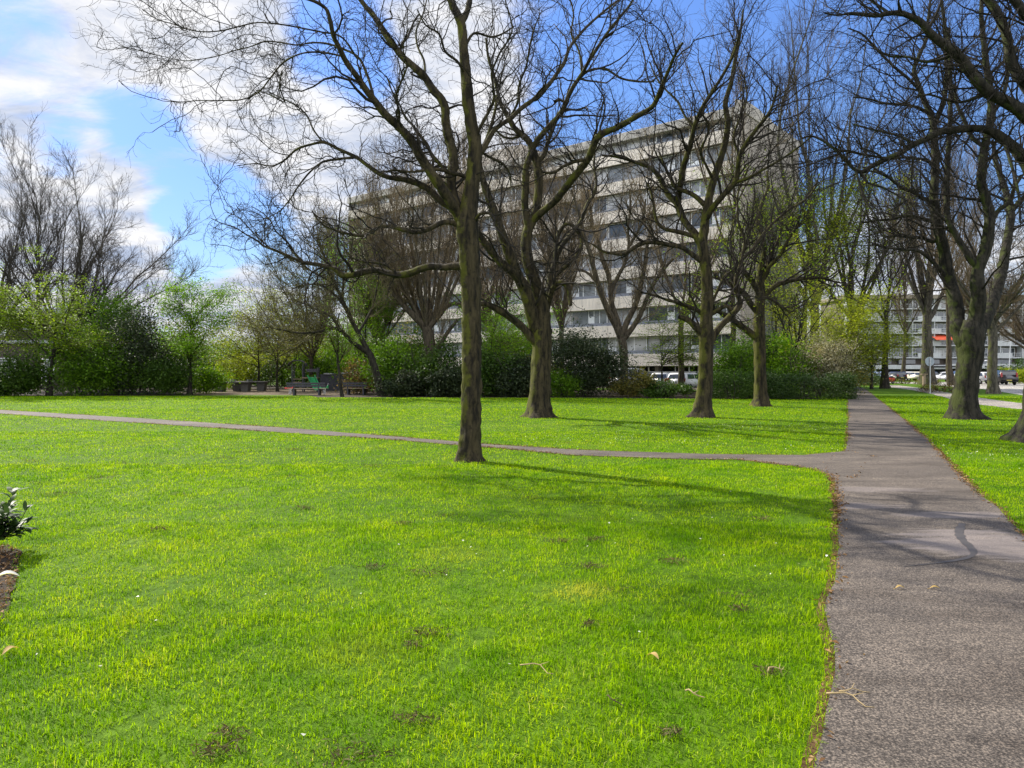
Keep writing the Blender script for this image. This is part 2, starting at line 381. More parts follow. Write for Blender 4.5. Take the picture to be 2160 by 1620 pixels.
# the dark tar trail that snakes over the pale patch
tl = [G(*p) for p in [(2030,1108),(2022,1125),(2028,1142),(2042,1153),(2056,1168),(2048,1180),(2010,1188),(1960,1194),(1905,1200)]]
tl = densify(tl, .05, .0, rg, closed=False)
for _ in range(4): tl[1:-1] = (tl[:-2] + tl[1:-1]*2 + tl[2:]) / 4
hw = np.interp(np.linspace(0, 1, len(tl)), [0, .25, .55, .8, 1], [.03, .042, .028, .016, .004]) * (1 + .2*rg.normal(0, 1, len(tl)).clip(-1.5, 1.5))
tn = np.gradient(tl, axis=0); tn /= np.linalg.norm(tn, axis=1)[:, None]; nn = np.stack([-tn[:,1], tn[:,0]], 1)
sheet('tar_trail', np.concatenate([tl + nn*hw[:, None], (tl - nn*hw[:, None])[::-1]]), .020, M['tar'])

# ------------------------------------------------------------------ grass blades
def vnoise(P, s, seed):
    r = np.random.default_rng(seed); out = np.zeros(len(P))
    for k in range(6):
        a = r.uniform(0, 6.28); f = s * r.uniform(.6, 1.9); out += np.sin((P[:,0]*math.cos(a) + P[:,1]*math.sin(a))*f + r.uniform(0, 6.28))
    return out / 3.4
def m_grass():
    m, nt, b = new_mat('grass_blade')
    geo = nt.nodes.new('ShaderNodeNewGeometry'); n = _noise(nt, .5, 4, .6); n2 = _noise(nt, 2.1, 4, .6)
    a = _ramp(nt, geo.outputs['Random Per Island'], [(0, (.05, .13, .001)), (.5, (.205, .345, .001)), (.93, (.34, .50, .002)), (1, (.42, .42, .12))])
    k = _ramp(nt, n, [(.32, (.66, .82, .9)), (.5, (1, 1, 1)), (.7, (1.18, 1.06, .9))])
    k2 = _ramp(nt, n2, [(.36, (.52, .68, .75)), (.55, (1, 1, 1)), (.75, (1.25, 1.08, 1))])
    c = _mixc(nt, 1.0, _mixc(nt, 1.0, a, k, 'MULTIPLY'), k2, 'MULTIPLY')
    tc = nt.nodes.new('ShaderNodeTexCoord')       # the straw-yellow dry spot
    for cx_, cy_, rr, amt in ((.47, 5.5, .42, .75), (2.2, 4.0, .5, .25), (-.9, 4.3, .5, .25), (-.5, 6.6, .6, .3)):
        ds = nt.nodes.new('ShaderNodeVectorMath'); ds.operation = 'DISTANCE'; ds.inputs[1].default_value = (cx_, cy_, .03); nt.links.new(tc.outputs['Object'], ds.inputs[0])
        mr = nt.nodes.new('ShaderNodeMapRange'); mr.interpolation_type = 'SMOOTHSTEP'; mr.inputs['From Min'].default_value = rr; mr.inputs['From Max'].default_value = 0
        mr.inputs['To Max'].default_value = amt; nt.links.new(ds.outputs['Value'], mr.inputs[0])
        c = _mixc(nt, mr.outputs[0], c, (.42, .40, .06))
    nt.links.new(c, b.inputs['Base Color']); b.inputs['Roughness'].default_value = .6; b.inputs['Specular IOR Level'].default_value = .03
    tr = nt.nodes.new('ShaderNodeBsdfTranslucent'); mx = nt.nodes.new('ShaderNodeMixShader'); mx.inputs[0].default_value = .45
    nt.links.new(_mixc(nt, 1.0, c, (1.35, 1.3, .4), 'MULTIPLY'), tr.inputs[0])
    nt.links.new(b.outputs[0], mx.inputs[1]); nt.links.new(tr.outputs[0], mx.inputs[2])
    nt.links.new(mx.outputs[0], nt.nodes['Material Output'].inputs[0]); return m
def make_grass():
    r = np.random.default_rng(11); pts = []
    for d0, d1, dens in ((1.6, 5, 5200), (5, 8, 3600), (8, 13, 1700), (13, 20, 640), (20, 32, 230), (32, 49, 100)):
        n = int(.78*(d1*d1 - d0*d0)*dens + 2*(d1-d0)*dens)
        D = np.sqrt(r.uniform(d0*d0, d1*d1, n)); w = .76*D + 1.2
        pts.append(np.stack([r.uniform(-1, 1, n)*w, D], 1))
    P = np.concatenate(pts)
    ok = ~inside(P, grow_poly(MAIN, -.01)) & ~inside(P, grow_poly(CROSS, -.03)) & ~inside(P, CYC) & ~inside(P, grow_poly(BED, -.05)) & ~inside(P, SOIL) & (P[:,1] < 47.8)
    # worn spots
    bare = vnoise(P, 5.5, 3) + .5*vnoise(P, 13, 4)
    ok &= ~((bare > 1.0) & (r.random(len(P)) < .7))
    P = P[ok]; n = len(P); D = P[:, 1]
    hm = 1 + .26*vnoise(P, 2.0, 7) + .34*vnoise(P, 8.5, 8) + .22*vnoise(P, 21, 9)
    h = (.020 + .017*r.random(n)) * hm.clip(.5, 1.8) * np.where(r.random(n) < .02, 1.5, 1)
    w = np.maximum(.0040, D*.00060) * (.7 + .6*r.random(n)); h = np.maximum(h, D*.0009*(.6+.7*r.random(n)))
    for bx_, by_, dd in ((990, 972, 13.5), (1138, 880, 26.2), (1481, 880, 26.2), (1605, 857, 34.3), (2035, 883, 25.4), (2174, 935, 17.2)):   # uncut tufts round the trunks
        h = h*(1 + 1.6*np.exp(-((P[:,0]-X(bx_, dd))**2 + (P[:,1]-dd)**2)/.22)*(.4 + .6*r.random(n)))
    az = r.uniform(0, 2*np.pi, n); lean = np.abs(r.normal(0, 1.0, n)).clip(0, 1.9)
    az2 = az + r.normal(0, .5, n)
    dx, dy = np.cos(az), np.sin(az); sx, sy = -np.sin(az2), np.cos(az2)
    V = np.zeros((n, 5, 3)); z0 = np.full(n, .0)
    base = np.stack([P[:,0], P[:,1], z0], 1); side = np.stack([sx, sy, np.zeros(n)], 1) * (w/2)[:, None]
    mid = base + np.stack([dx*h*.35*lean, dy*h*.35*lean, h*.62], 1)
    tip = base + np.stack([dx*h*1.05*lean, dy*h*1.05*lean, h*(1.05 - .34*lean)], 1)
    V[:,0] = base - side; V[:,1] = base + side; V[:,2] = mid + side*.85; V[:,3] = mid - side*.85; V[:,4] = tip
    i = np.arange(n)*5
    q = np.stack([i, i+1, i+2, i+3], 1); t = np.stack([i+3, i+2, i+4], 1)
    me = mesh_np('grass', V.reshape(-1, 3), [q, t], False, [m_grass()])
    o = link('grass', me); o['kind'] = 'stuff'; o['label'] = 'short bright green mown grass of the park lawn'
make_grass()

def scatter_bits(name, label, P, mat, mn, mx_, up=.6, seed=1, elong=2.2, z=(.0, .03), curl=.3):
    r = np.random.default_rng(seed); n = len(P); s = r.uniform(mn, mx_, n)
    pos = np.stack([P[:,0], P[:,1], r.uniform(*z, n)], 1)
    me = leaf_mesh(name, pos, s, r, up=up, elong=elong, mat=mat); o = link(name, me); o['kind'] = 'stuff'; o['label'] = label; return o
def leaf_mesh(name, pos, s, r, up=.4, elong=1.7, mat=None):
    n = len(pos); nrm = r.normal(0, 1, (n, 3)); nrm[:, 2] = np.abs(nrm[:, 2])*1.0 + up; nrm /= np.linalg.norm(nrm, axis=1)[:, None]
    a = np.cross(nrm, r.normal(0, 1, (n, 3))); a /= np.linalg.norm(a, axis=1)[:, None]; b = np.cross(nrm, a)
    s = np.broadcast_to(s, (n,)).astype(float)
    la = a*(s/2)[:, None]; lb = b*(s/2/elong)[:, None]; V = np.zeros((n, 4, 3))
    V[:,0] = pos - la; V[:,1] = pos + lb + nrm*(s*.08)[:, None] - la*.1; V[:,2] = pos + la - nrm*(s*.12)[:, None]; V[:,3] = pos - lb + nrm*(s*.08)[:, None] - la*.1
    i = np.arange(n)*4
    return mesh_np(name, V.reshape(-1, 3), [np.stack([i, i+1, i+2, i+3], 1)], False, [mat])

def litter():
    r = np.random.default_rng(21)
    # dead leaf litter along the path edges
    E = []
    for poly, n in ((MAIN, 7500), (CROSS, 3000)):
        pw = 1/np.maximum(poly[:, 1], 2.2)**1.2*(np.abs(poly[:, 0]) < poly[:, 1]*.75 + .5); k = r.choice(len(poly), n*3, p=pw/pw.sum()); t = r.random(n*3)[:, None]; p = poly[k]*(1-t) + np.roll(poly, -1, 0)[k]*t
        den = vnoise(p, 1.1, 5); p = p[(den + r.normal(0, .4, len(p)) > .25)][:n]
        E.append(p + r.normal(0, .045, p.shape))
    E = np.concatenate(E); E = E[(E[:,1] > 1.5) & (E[:,1] < 40)]
    Bd = np.stack([r.uniform(-6, -2.9, 9000), r.uniform(3.6, 7, 9000)], 1); Bd = Bd[inside(Bd, BED)]; E = np.concatenate([E, Bd])
    M['litter'] = leaf('litter', (.16, .085, .035), .6, .2, .8, c2=(.34, .22, .11))
    scatter_bits('leaf_litter', 'brown dead leaves and bud scales along the path edges', E, M['litter'], (.018), .055, 1.2, 3, 2.4, (.018, .03))
    # clods of dry mown clippings lying on the lawn
    cl = [(870,1525,.10),(460,1590,.12),(740,1600,.2),(480,1555,.08),(1250,1200,.12),(1180,1145,.16),(1255,1142,.09),(1420,1187,.16),(900,1340,.13),(870,1368,.07),
          (905,1212,.2),(790,1200,.1),(850,1108,.1),(1415,1555,.06),(1625,1425,.07),(1240,1322,.06),(470,968,.3),(790,985,.25),(1610,1098,.12),(60,975,.3),(210,1010,.3),(120,1045,.3),(330,1120,.12),(1560,1290,.05),(640,1075,.15),(620,890+60,.2)]
    Q = []
    for px, py, rr in cl:
        c = np.array(G(px, py)); n = int(120*min(1, rr/.15)+20); Q.append(c + r.normal(0, 1, (n, 2))*(rr*.5, rr*.32))
    cr = r.uniform(-1, 1, (70, 2)); extra = np.stack([cr[:,0]*12, 5 + (cr[:,1]+1)*10], 1)
    for c in extra: Q.append(c + r.normal(0, 1, (40, 2))*(.09, .05))
    Q = np.concatenate(Q); Q = Q[~inside(Q, MAIN) & ~inside(Q, CROSS)]
    M['clip'] = leaf('clipping', (.075, .055, .025), .5, .25, .8, c2=(.20, .17, .07))
    scatter_bits('grass_clippings', 'grey brown clods of dry grass clippings on the lawn', Q, M['clip'], .02, .06, .5, 4, 8, (.01, .045))
    # daisies and pale clover dots
    D_ = np.sqrt(r.uniform(3.2**2, 34**2, 2600)); Pd = np.stack([r.uniform(-.72, .72, 2600)*D_, D_], 1)
    k = vnoise(Pd, .55, 9) + .5*vnoise(Pd, 2.1, 12); Pd = Pd[(k + r.normal(0, .25, len(k)) > .75)]
    Pc = np.concatenate([np.array(G(px, py)) + r.normal(0, .9, (260, 2))*(2.2, 1.2) for px, py in ((1560, 900), (1330, 930), (2060, 960))])
    Pd = np.concatenate([Pd, Pc]); Pd = Pd[~inside(Pd, MAIN) & ~inside(Pd, CROSS)]
    M['daisy'] = leaf('daisy', (.62, .62, .52), .15, .2, .6, c2=(.72, .72, .68))
    scatter_bits('daisies', 'tiny white daisies dotted over the lawn', Pd, M['daisy'], .014, .028, 2.5, 6, 1.1, (.04, .055))
litter()

# ------------------------------------------------------------------ tree machinery
def catmull(P, step):
    P = np.array(P, float); d = np.r_[0, np.cumsum(np.linalg.norm(np.diff(P[:, :2], axis=0), axis=1))]
    n = max(3, int(d[-1]/step) + 1); t = np.linspace(0, d[-1], n); out = np.zeros((n, P.shape[1]))
    m = np.gradient(P, d, axis=0) if len(P) > 2 else np.repeat((P[1:] - P[:1])/d[-1], 2, 0)
    k = np.clip(np.searchsorted(d, t, side='right') - 1, 0, len(P) - 2); h = (d[k+1] - d[k]); u = ((t - d[k])/h)[:, None]; h = h[:, None]
    return (2*u**3-3*u**2+1)*P[k] + (u**3-2*u**2+u)*h*m[k] + (-2*u**3+3*u**2)*P[k+1] + (u**3-u**2)*h*m[k+1]
def tube1(P, Rr, K, r=None, rough=0, lobes=None):
    n = len(P); T = np.gradient(P, axis=0); T /= np.linalg.norm(T, axis=1)[:, None] + 1e-9
    ref = np.array((.13, 1, .07)); U = np.cross(T, ref); U /= np.linalg.norm(U, axis=1)[:, None] + 1e-9; W = np.cross(T, U)
    q = np.arange(K)*2*np.pi/K; rr = np.repeat(Rr[:, None], K, 1)
    if lobes is not None: rr = rr * (1 + lobes[0][:, None]*np.cos(q[None]*lobes[1] + lobes[2]) + .5*lobes[0][:, None]*np.cos(q[None]*(lobes[1]+2) + 2*lobes[2]))
    if rough: 
        nz = r.normal(0, 1, (n, K)); nz = nz + np.roll(nz, 1, 1); nz[1:] += nz[:-1]; rr = rr*(1 + rough*nz)
    V = P[:, None] + rr[..., None]*(np.cos(q)[None, :, None]*U[:, None] + np.sin(q)[None, :, None]*W[:, None])
    i = np.arange(n-1)[:, None]*K; j = np.arange(K)[None]; j2 = (j+1) % K
    Q = np.stack([i+j, i+j2, i+K+j2, i+K+j], -1).reshape(-1, 4)
    return V.reshape(-1, 3), Q
def tubesN(P, Rr, K):                            # (N,S,3),(N,S)
    N_, S_, _ = P.shape; T = np.gradient(P, axis=1); T /= np.linalg.norm(T, axis=2)[..., None] + 1e-9
    ref = np.array((.13, 1, .07)); U = np.cross(T, ref); U /= np.linalg.norm(U, axis=2)[..., None] + 1e-9; W = np.cross(T, U)
    q = np.arange(K)*2*np.pi/K
    V = P[:, :, None] + Rr[:, :, None, None]*(np.cos(q)[None, None, :, None]*U[:, :, None] + np.sin(q)[None, None, :, None]*W[:, :, None])
    i = (np.arange(N_)[:, None, None]*S_ + np.arange(S_-1)[None, :, None])*K; j = np.arange(K)[None, None]; j2 = (j+1) % K
    return V.reshape(-1, 3), np.stack([i+j, i+j2, i+K+j2, i+K+j], -1).reshape(-1, 4)
def segsN(P, Rr):
    A = P[:, :-1].reshape(-1, 3); B = P[:, 1:].reshape(-1, 3); t = np.broadcast_to(np.linspace(0, 1, P.shape[1]-1)[None], (len(P), P.shape[1]-1)).ravel()
    return A, B, Rr[:, :-1].ravel(), t
def segs1(P, Rr):
    return P[:-1], P[1:], Rr[:-1], np.linspace(0, 1, len(P)-1)
def cat(*S_): return tuple(np.concatenate(x) for x in zip(*S_))
def spawn(r, segs, n, L, ang=.8, S_=6, wig=.25, up=.05, rf=.6, rmax=.02, rtip=.004, tmin=.15, lv=.35, flat=0, out=None):
    A, B, ra, t = segs; w = np.linalg.norm(B-A, axis=1) * np.where(t < tmin, .05, 1)
    k = r.choice(len(A), n, p=w/w.sum()); u = r.random((n, 1)); pos = A[k] + (B[k]-A[k])*u
    T = B[k]-A[k]; T /= np.linalg.norm(T, axis=1)[:, None] + 1e-9
    pr = np.cross(T, r.normal(0, 1, (n, 3))); pr /= np.linalg.norm(pr, axis=1)[:, None] + 1e-9
    a = (ang*(1 + .3*r.normal(0, 1, n)))[:, None]; d = np.cos(a)*T + np.sin(a)*pr
    if flat: d[:, 2] *= 1 - flat
    if out is not None:
        o = pos - out; o[:, 2] *= .5; o /= np.linalg.norm(o, axis=1)[:, None] + 1e-9; d = d + o*.35
    Li = L*(1 + lv*r.normal(0, 1, n)).clip(.35, 1.9); st = (Li/S_)[:, None]
    P = np.zeros((n, S_+1, 3)); P[:, 0] = pos; upv = np.array((0, 0, up))
    d /= np.linalg.norm(d, axis=1)[:, None]
    for s in range(S_):
        d = d + r.normal(0, wig, (n, 3)) + upv
        if flat: d[:, 2] *= 1 - flat*.5
        d /= np.linalg.norm(d, axis=1)[:, None]; P[:, s+1] = P[:, s] + d*st
    P[:, :, 2] = np.maximum(P[:, :, 2], .15)
    r0 = np.minimum(ra[k]*rf, rmax*(Li/L)).clip(rtip*1.1)
    return P, r0[:, None] + (rtip - r0)[:, None]*np.linspace(0, 1, S_+1)[None]**.8
class Parts:
    def __init__(s): s.V = []; s.Q = []; s.n = 0
    def add(s, V, Q): s.V.append(V); s.Q.append(Q + s.n); s.n += len(V)
    def build(s, name, mat, parent, origin):
        me = mesh_np(name, np.concatenate(s.V) - origin, [np.concatenate(s.Q)], True, [mat]); return link(name, me, parent)

def traced_tree(label, D, base, limbs, twigs, seed, bark_m, twig_m, leaf_spec=None, group='bare trees on the park lawn', kspread=.55, flare=.5):
    """limbs: first is the trunk; each is a list of (px,py,r_px) traced from the photograph and given its own depth"""
    r = np.random.default_rng(seed); bx, by = base; org = np.array((X(bx, D), D, 0.0))
    root = thing('bare_tree', label, 'tree', tuple(org), group=group)
    tr = Parts(); placed = []; S_all = []
    for li, spec in enumerate(limbs):
        k = None
        if isinstance(spec[0], (int, float)): k = spec[0]; spec = spec[1:]
        C_ = catmull(spec, 9 if li else 7); px, py, rp = C_[:,0], C_[:,1], C_[:,2].clip(.5)
        off0 = 0.0
        if placed:
            pa = np.concatenate(placed); j = np.argmin((pa[:,0]-px[0])**2 + (pa[:,1]-py[0])**2); off0 = pa[j, 2]
        arc = np.r_[0, np.cumsum(np.hypot(np.diff(px), np.diff(py)))]*D/F
        if k is None: k = 0 if li == 0 else r.uniform(-kspread, kspread)
        nz = np.cumsum(r.normal(0, .05, len(px))); nz = nz - np.linspace(nz[0], nz[0], len(nz))
        off = off0 + k*arc + nz*(.4 if li else 0)*min(1, D/15)
        Dl = D + off
        P = np.stack([(px-1080)/F*Dl, Dl, EYE + (HZ - py)/F*Dl], 1); Rr = rp/F*D
        placed.append(np.stack([px, py, off], 1))
        if li == 0:
            P[0, 2] = min(P[0, 2], -.05); z = P[:, 2]
            Rr = Rr*(1 + .10*flare*np.exp(-z.clip(0)/.18))
            V, Q = tube1(P, Rr, 24, r, .022, (flare*.15*np.exp(-z.clip(0)/.22) + .035, 4, r.uniform(0, 6)))
        else:
            V, Q = tube1(P, Rr*(1 + .05*r.normal(0, 1, len(Rr)).clip(-1.5, 1.5)), 10 if rp.max() > 5 else 7, r, .015)
            S_all.append(segs1(P, Rr))
        tr.add(V, Q)
    tr.build('trunk', bark_m, root, org)
    S0 = cat(*S_all); cr = Parts(); prev = S0; last = None
    for tw in twigs:
        tw = dict(tw); K = tw.pop('K', 3); n = tw.pop('n'); src = tw.pop('src', 'prev')
        sg = prev if src == 'prev' else S0 if src == 'limb' else cat(S0, prev)
        P, Rr = spawn(r, sg, n, **tw); V, Q = tubesN(P, Rr, K); cr.add(V, Q); prev = segsN(P, Rr); last = P
    cr.build('crown', twig_m, root, org)
    if leaf_spec: add_leaves(r, root, org, last, **leaf_spec)
    return root
def add_leaves(r, root, org, P, n, size, mat, spread=.1, up=.4, zmax=None, name='foliage', elong=1.6, sel=None):
    pts = P[:, 1:].reshape(-1, 3)
    if zmax is not None: pts = pts[pts[:, 2] < zmax]
    if sel is not None: pts = pts[sel(pts)]
    if len(pts) == 0: return
    p = pts[r.integers(0, len(pts), n)] + r.normal(0, spread, (n, 3))
    me = leaf_mesh(name, p - org, r.uniform(.6, 1.3, n)*size, r, up, elong, mat); return link(name, me, root)

def grown_tree(label, px, D, H, fork, r0, twigs, seed, bark_m, twig_m, nst=5, spread=.5, lean=(0, 0), stem_up=.10, stem_len=None, wig=.12, leaf_spec=None, name='bare_tree', group=None, cat_='tree', leader=True, ybase=0, kind2=None):
    r = np.random.default_rng(seed); org = np.array((X(px, D), D, 0.0)); root = thing(name, label, cat_, tuple(org), group=group)
    n = 10; t = np.linspace(0, 1, n); top = fork if not leader else H*.8
    w = np.cumsum(r.normal(0, .04, (n, 2)), 0)*top*.12; w[0] = 0
    P = np.stack([org[0] + lean[0]*t + w[:,0], org[1] + lean[1]*t + w[:,1], t*top - .05*(t == 0)], 1)
    Rr = r0*(1 - (.9 if leader else .28)*t**.9); Rr[0] *= 1.45; Rr[1] *= 1.06
    tr = Parts(); V, Q = tube1(P, Rr, 12, r, .02, (.12*np.exp(-P[:,2].clip(0)/.3), 3, r.uniform(0, 6))); tr.add(V, Q)
    sg = segs1(P, Rr); f = fork/top
    mask = sg[3] > (f if leader else .78); sg2 = tuple(x[mask] for x in sg) if mask.sum() >= 1 else sg
    L = stem_len or (H - fork)
    Ps, Rs = spawn(r, sg2, nst, L, ang=spread, S_=9, wig=wig, up=stem_up, rf=.62, rmax=r0*.6, rtip=.012, tmin=-1, lv=.18)
    V, Q = tubesN(Ps, Rs, 7); tr.add(V, Q); tr.build('trunk', bark_m, root, org)
    S0 = cat(sg2, segsN(Ps, Rs)); prev = S0; cr = Parts(); last = Ps
    for tw in twigs:
        tw = dict(tw); K = tw.pop('K', 3); n_ = tw.pop('n'); src = tw.pop('src', 'prev')
        s_ = prev if src == 'prev' else S0 if src == 'limb' else cat(S0, prev)
        P2, R2 = spawn(r, s_, n_, **tw); V, Q = tubesN(P2, R2, K); cr.add(V, Q); prev = segsN(P2, R2); last = P2
    cr.build('crown', twig_m, root, org)
    if leaf_spec:
        for ls in (leaf_spec if isinstance(leaf_spec, list) else [leaf_spec]): add_leaves(r, root, org, last, **ls)
    return root

def shrub(name, label, px, D, w, h, mat, n, size, seed, cat_='shrub', dep=None, clumps=60, crad=.17, flat=.7, z0=.0, low=.15, up=.4, stem_m=None, group=None, boxy=False, nst=9):
    r = np.random.default_rng(seed); dep = dep or w; org = np.array((X(px, D), D, 0.0)); root = thing(name, label, cat_, tuple(org), group=group)
    if boxy:
        c = r.uniform(-1, 1, (clumps, 3)); ax = r.integers(0, 3, clumps); face = r.random(clumps) < .75
        c[np.arange(clumps)[face], ax[face]] = np.sign(c[np.arange(clumps)[face], ax[face]])*.92
        c = c*(w/2, dep/2, h/2) + (0, 0, h/2)
    else:
        c = r.normal(0, 1, (clumps, 3)); c /= np.linalg.norm(c, axis=1)[:, None]; c *= (r.uniform(.25, 1, clumps)**.5)[:, None]
        c = c*(w/2, dep/2, (h-z0)/2) + (0, 0, z0 + (h-z0)/2)
        c[:, 0] += .12*w*np.sin(c[:, 2]*2.3/h*3 + r.uniform(0, 6)); 
        c[:, 2] = c[:, 2]*(1 + .14*np.sin(c[:, 0]*3.1/w*3 + r.uniform(0, 6)))
    if not boxy and D > 20: n = int(n*1.5); size *= 1.3
    cr_ = crad*min(w, h)*r.uniform(.6, 1.4, clumps); k = r.integers(0, clumps, n)
    p = c[k] + r.normal(0, 1, (n, 3))*cr_[k][:, None]*(1, 1, flat)
    p = p[p[:, 2] > .03]
    me = leaf_mesh('foliage', p, r.uniform(.6, 1.35, len(p))*size, r, up, 1.7, mat); link('foliage', me, root)
    st = Parts(); base = np.zeros((1, 3)); 
    A = np.array([[r.uniform(-.18, .18)*w, r.uniform(-.18, .18)*dep, -.02] for _ in range(nst)]); B = A + (0, 0, .12)
    Ps, Rs = spawn(r, (A, B, np.full(nst, .05), np.ones(nst)), nst, h*.85, ang=.42, S_=7, wig=.13, up=.10, rf=.9, rmax=.035, rtip=.008, tmin=-1)
    V, Q = tubesN(Ps, Rs, 5); st.add(V, Q)
    P2, R2 = spawn(r, segsN(Ps, Rs), 70, min(w, h)*.4, ang=.8, S_=4, wig=.2, up=.03, rmax=.014, rtip=.004, tmin=.2)
    V, Q = tubesN(P2, R2, 3); st.add(V, Q)
    st.build('stem', stem_m or M['twig_grey'], root, np.zeros(3)); return root

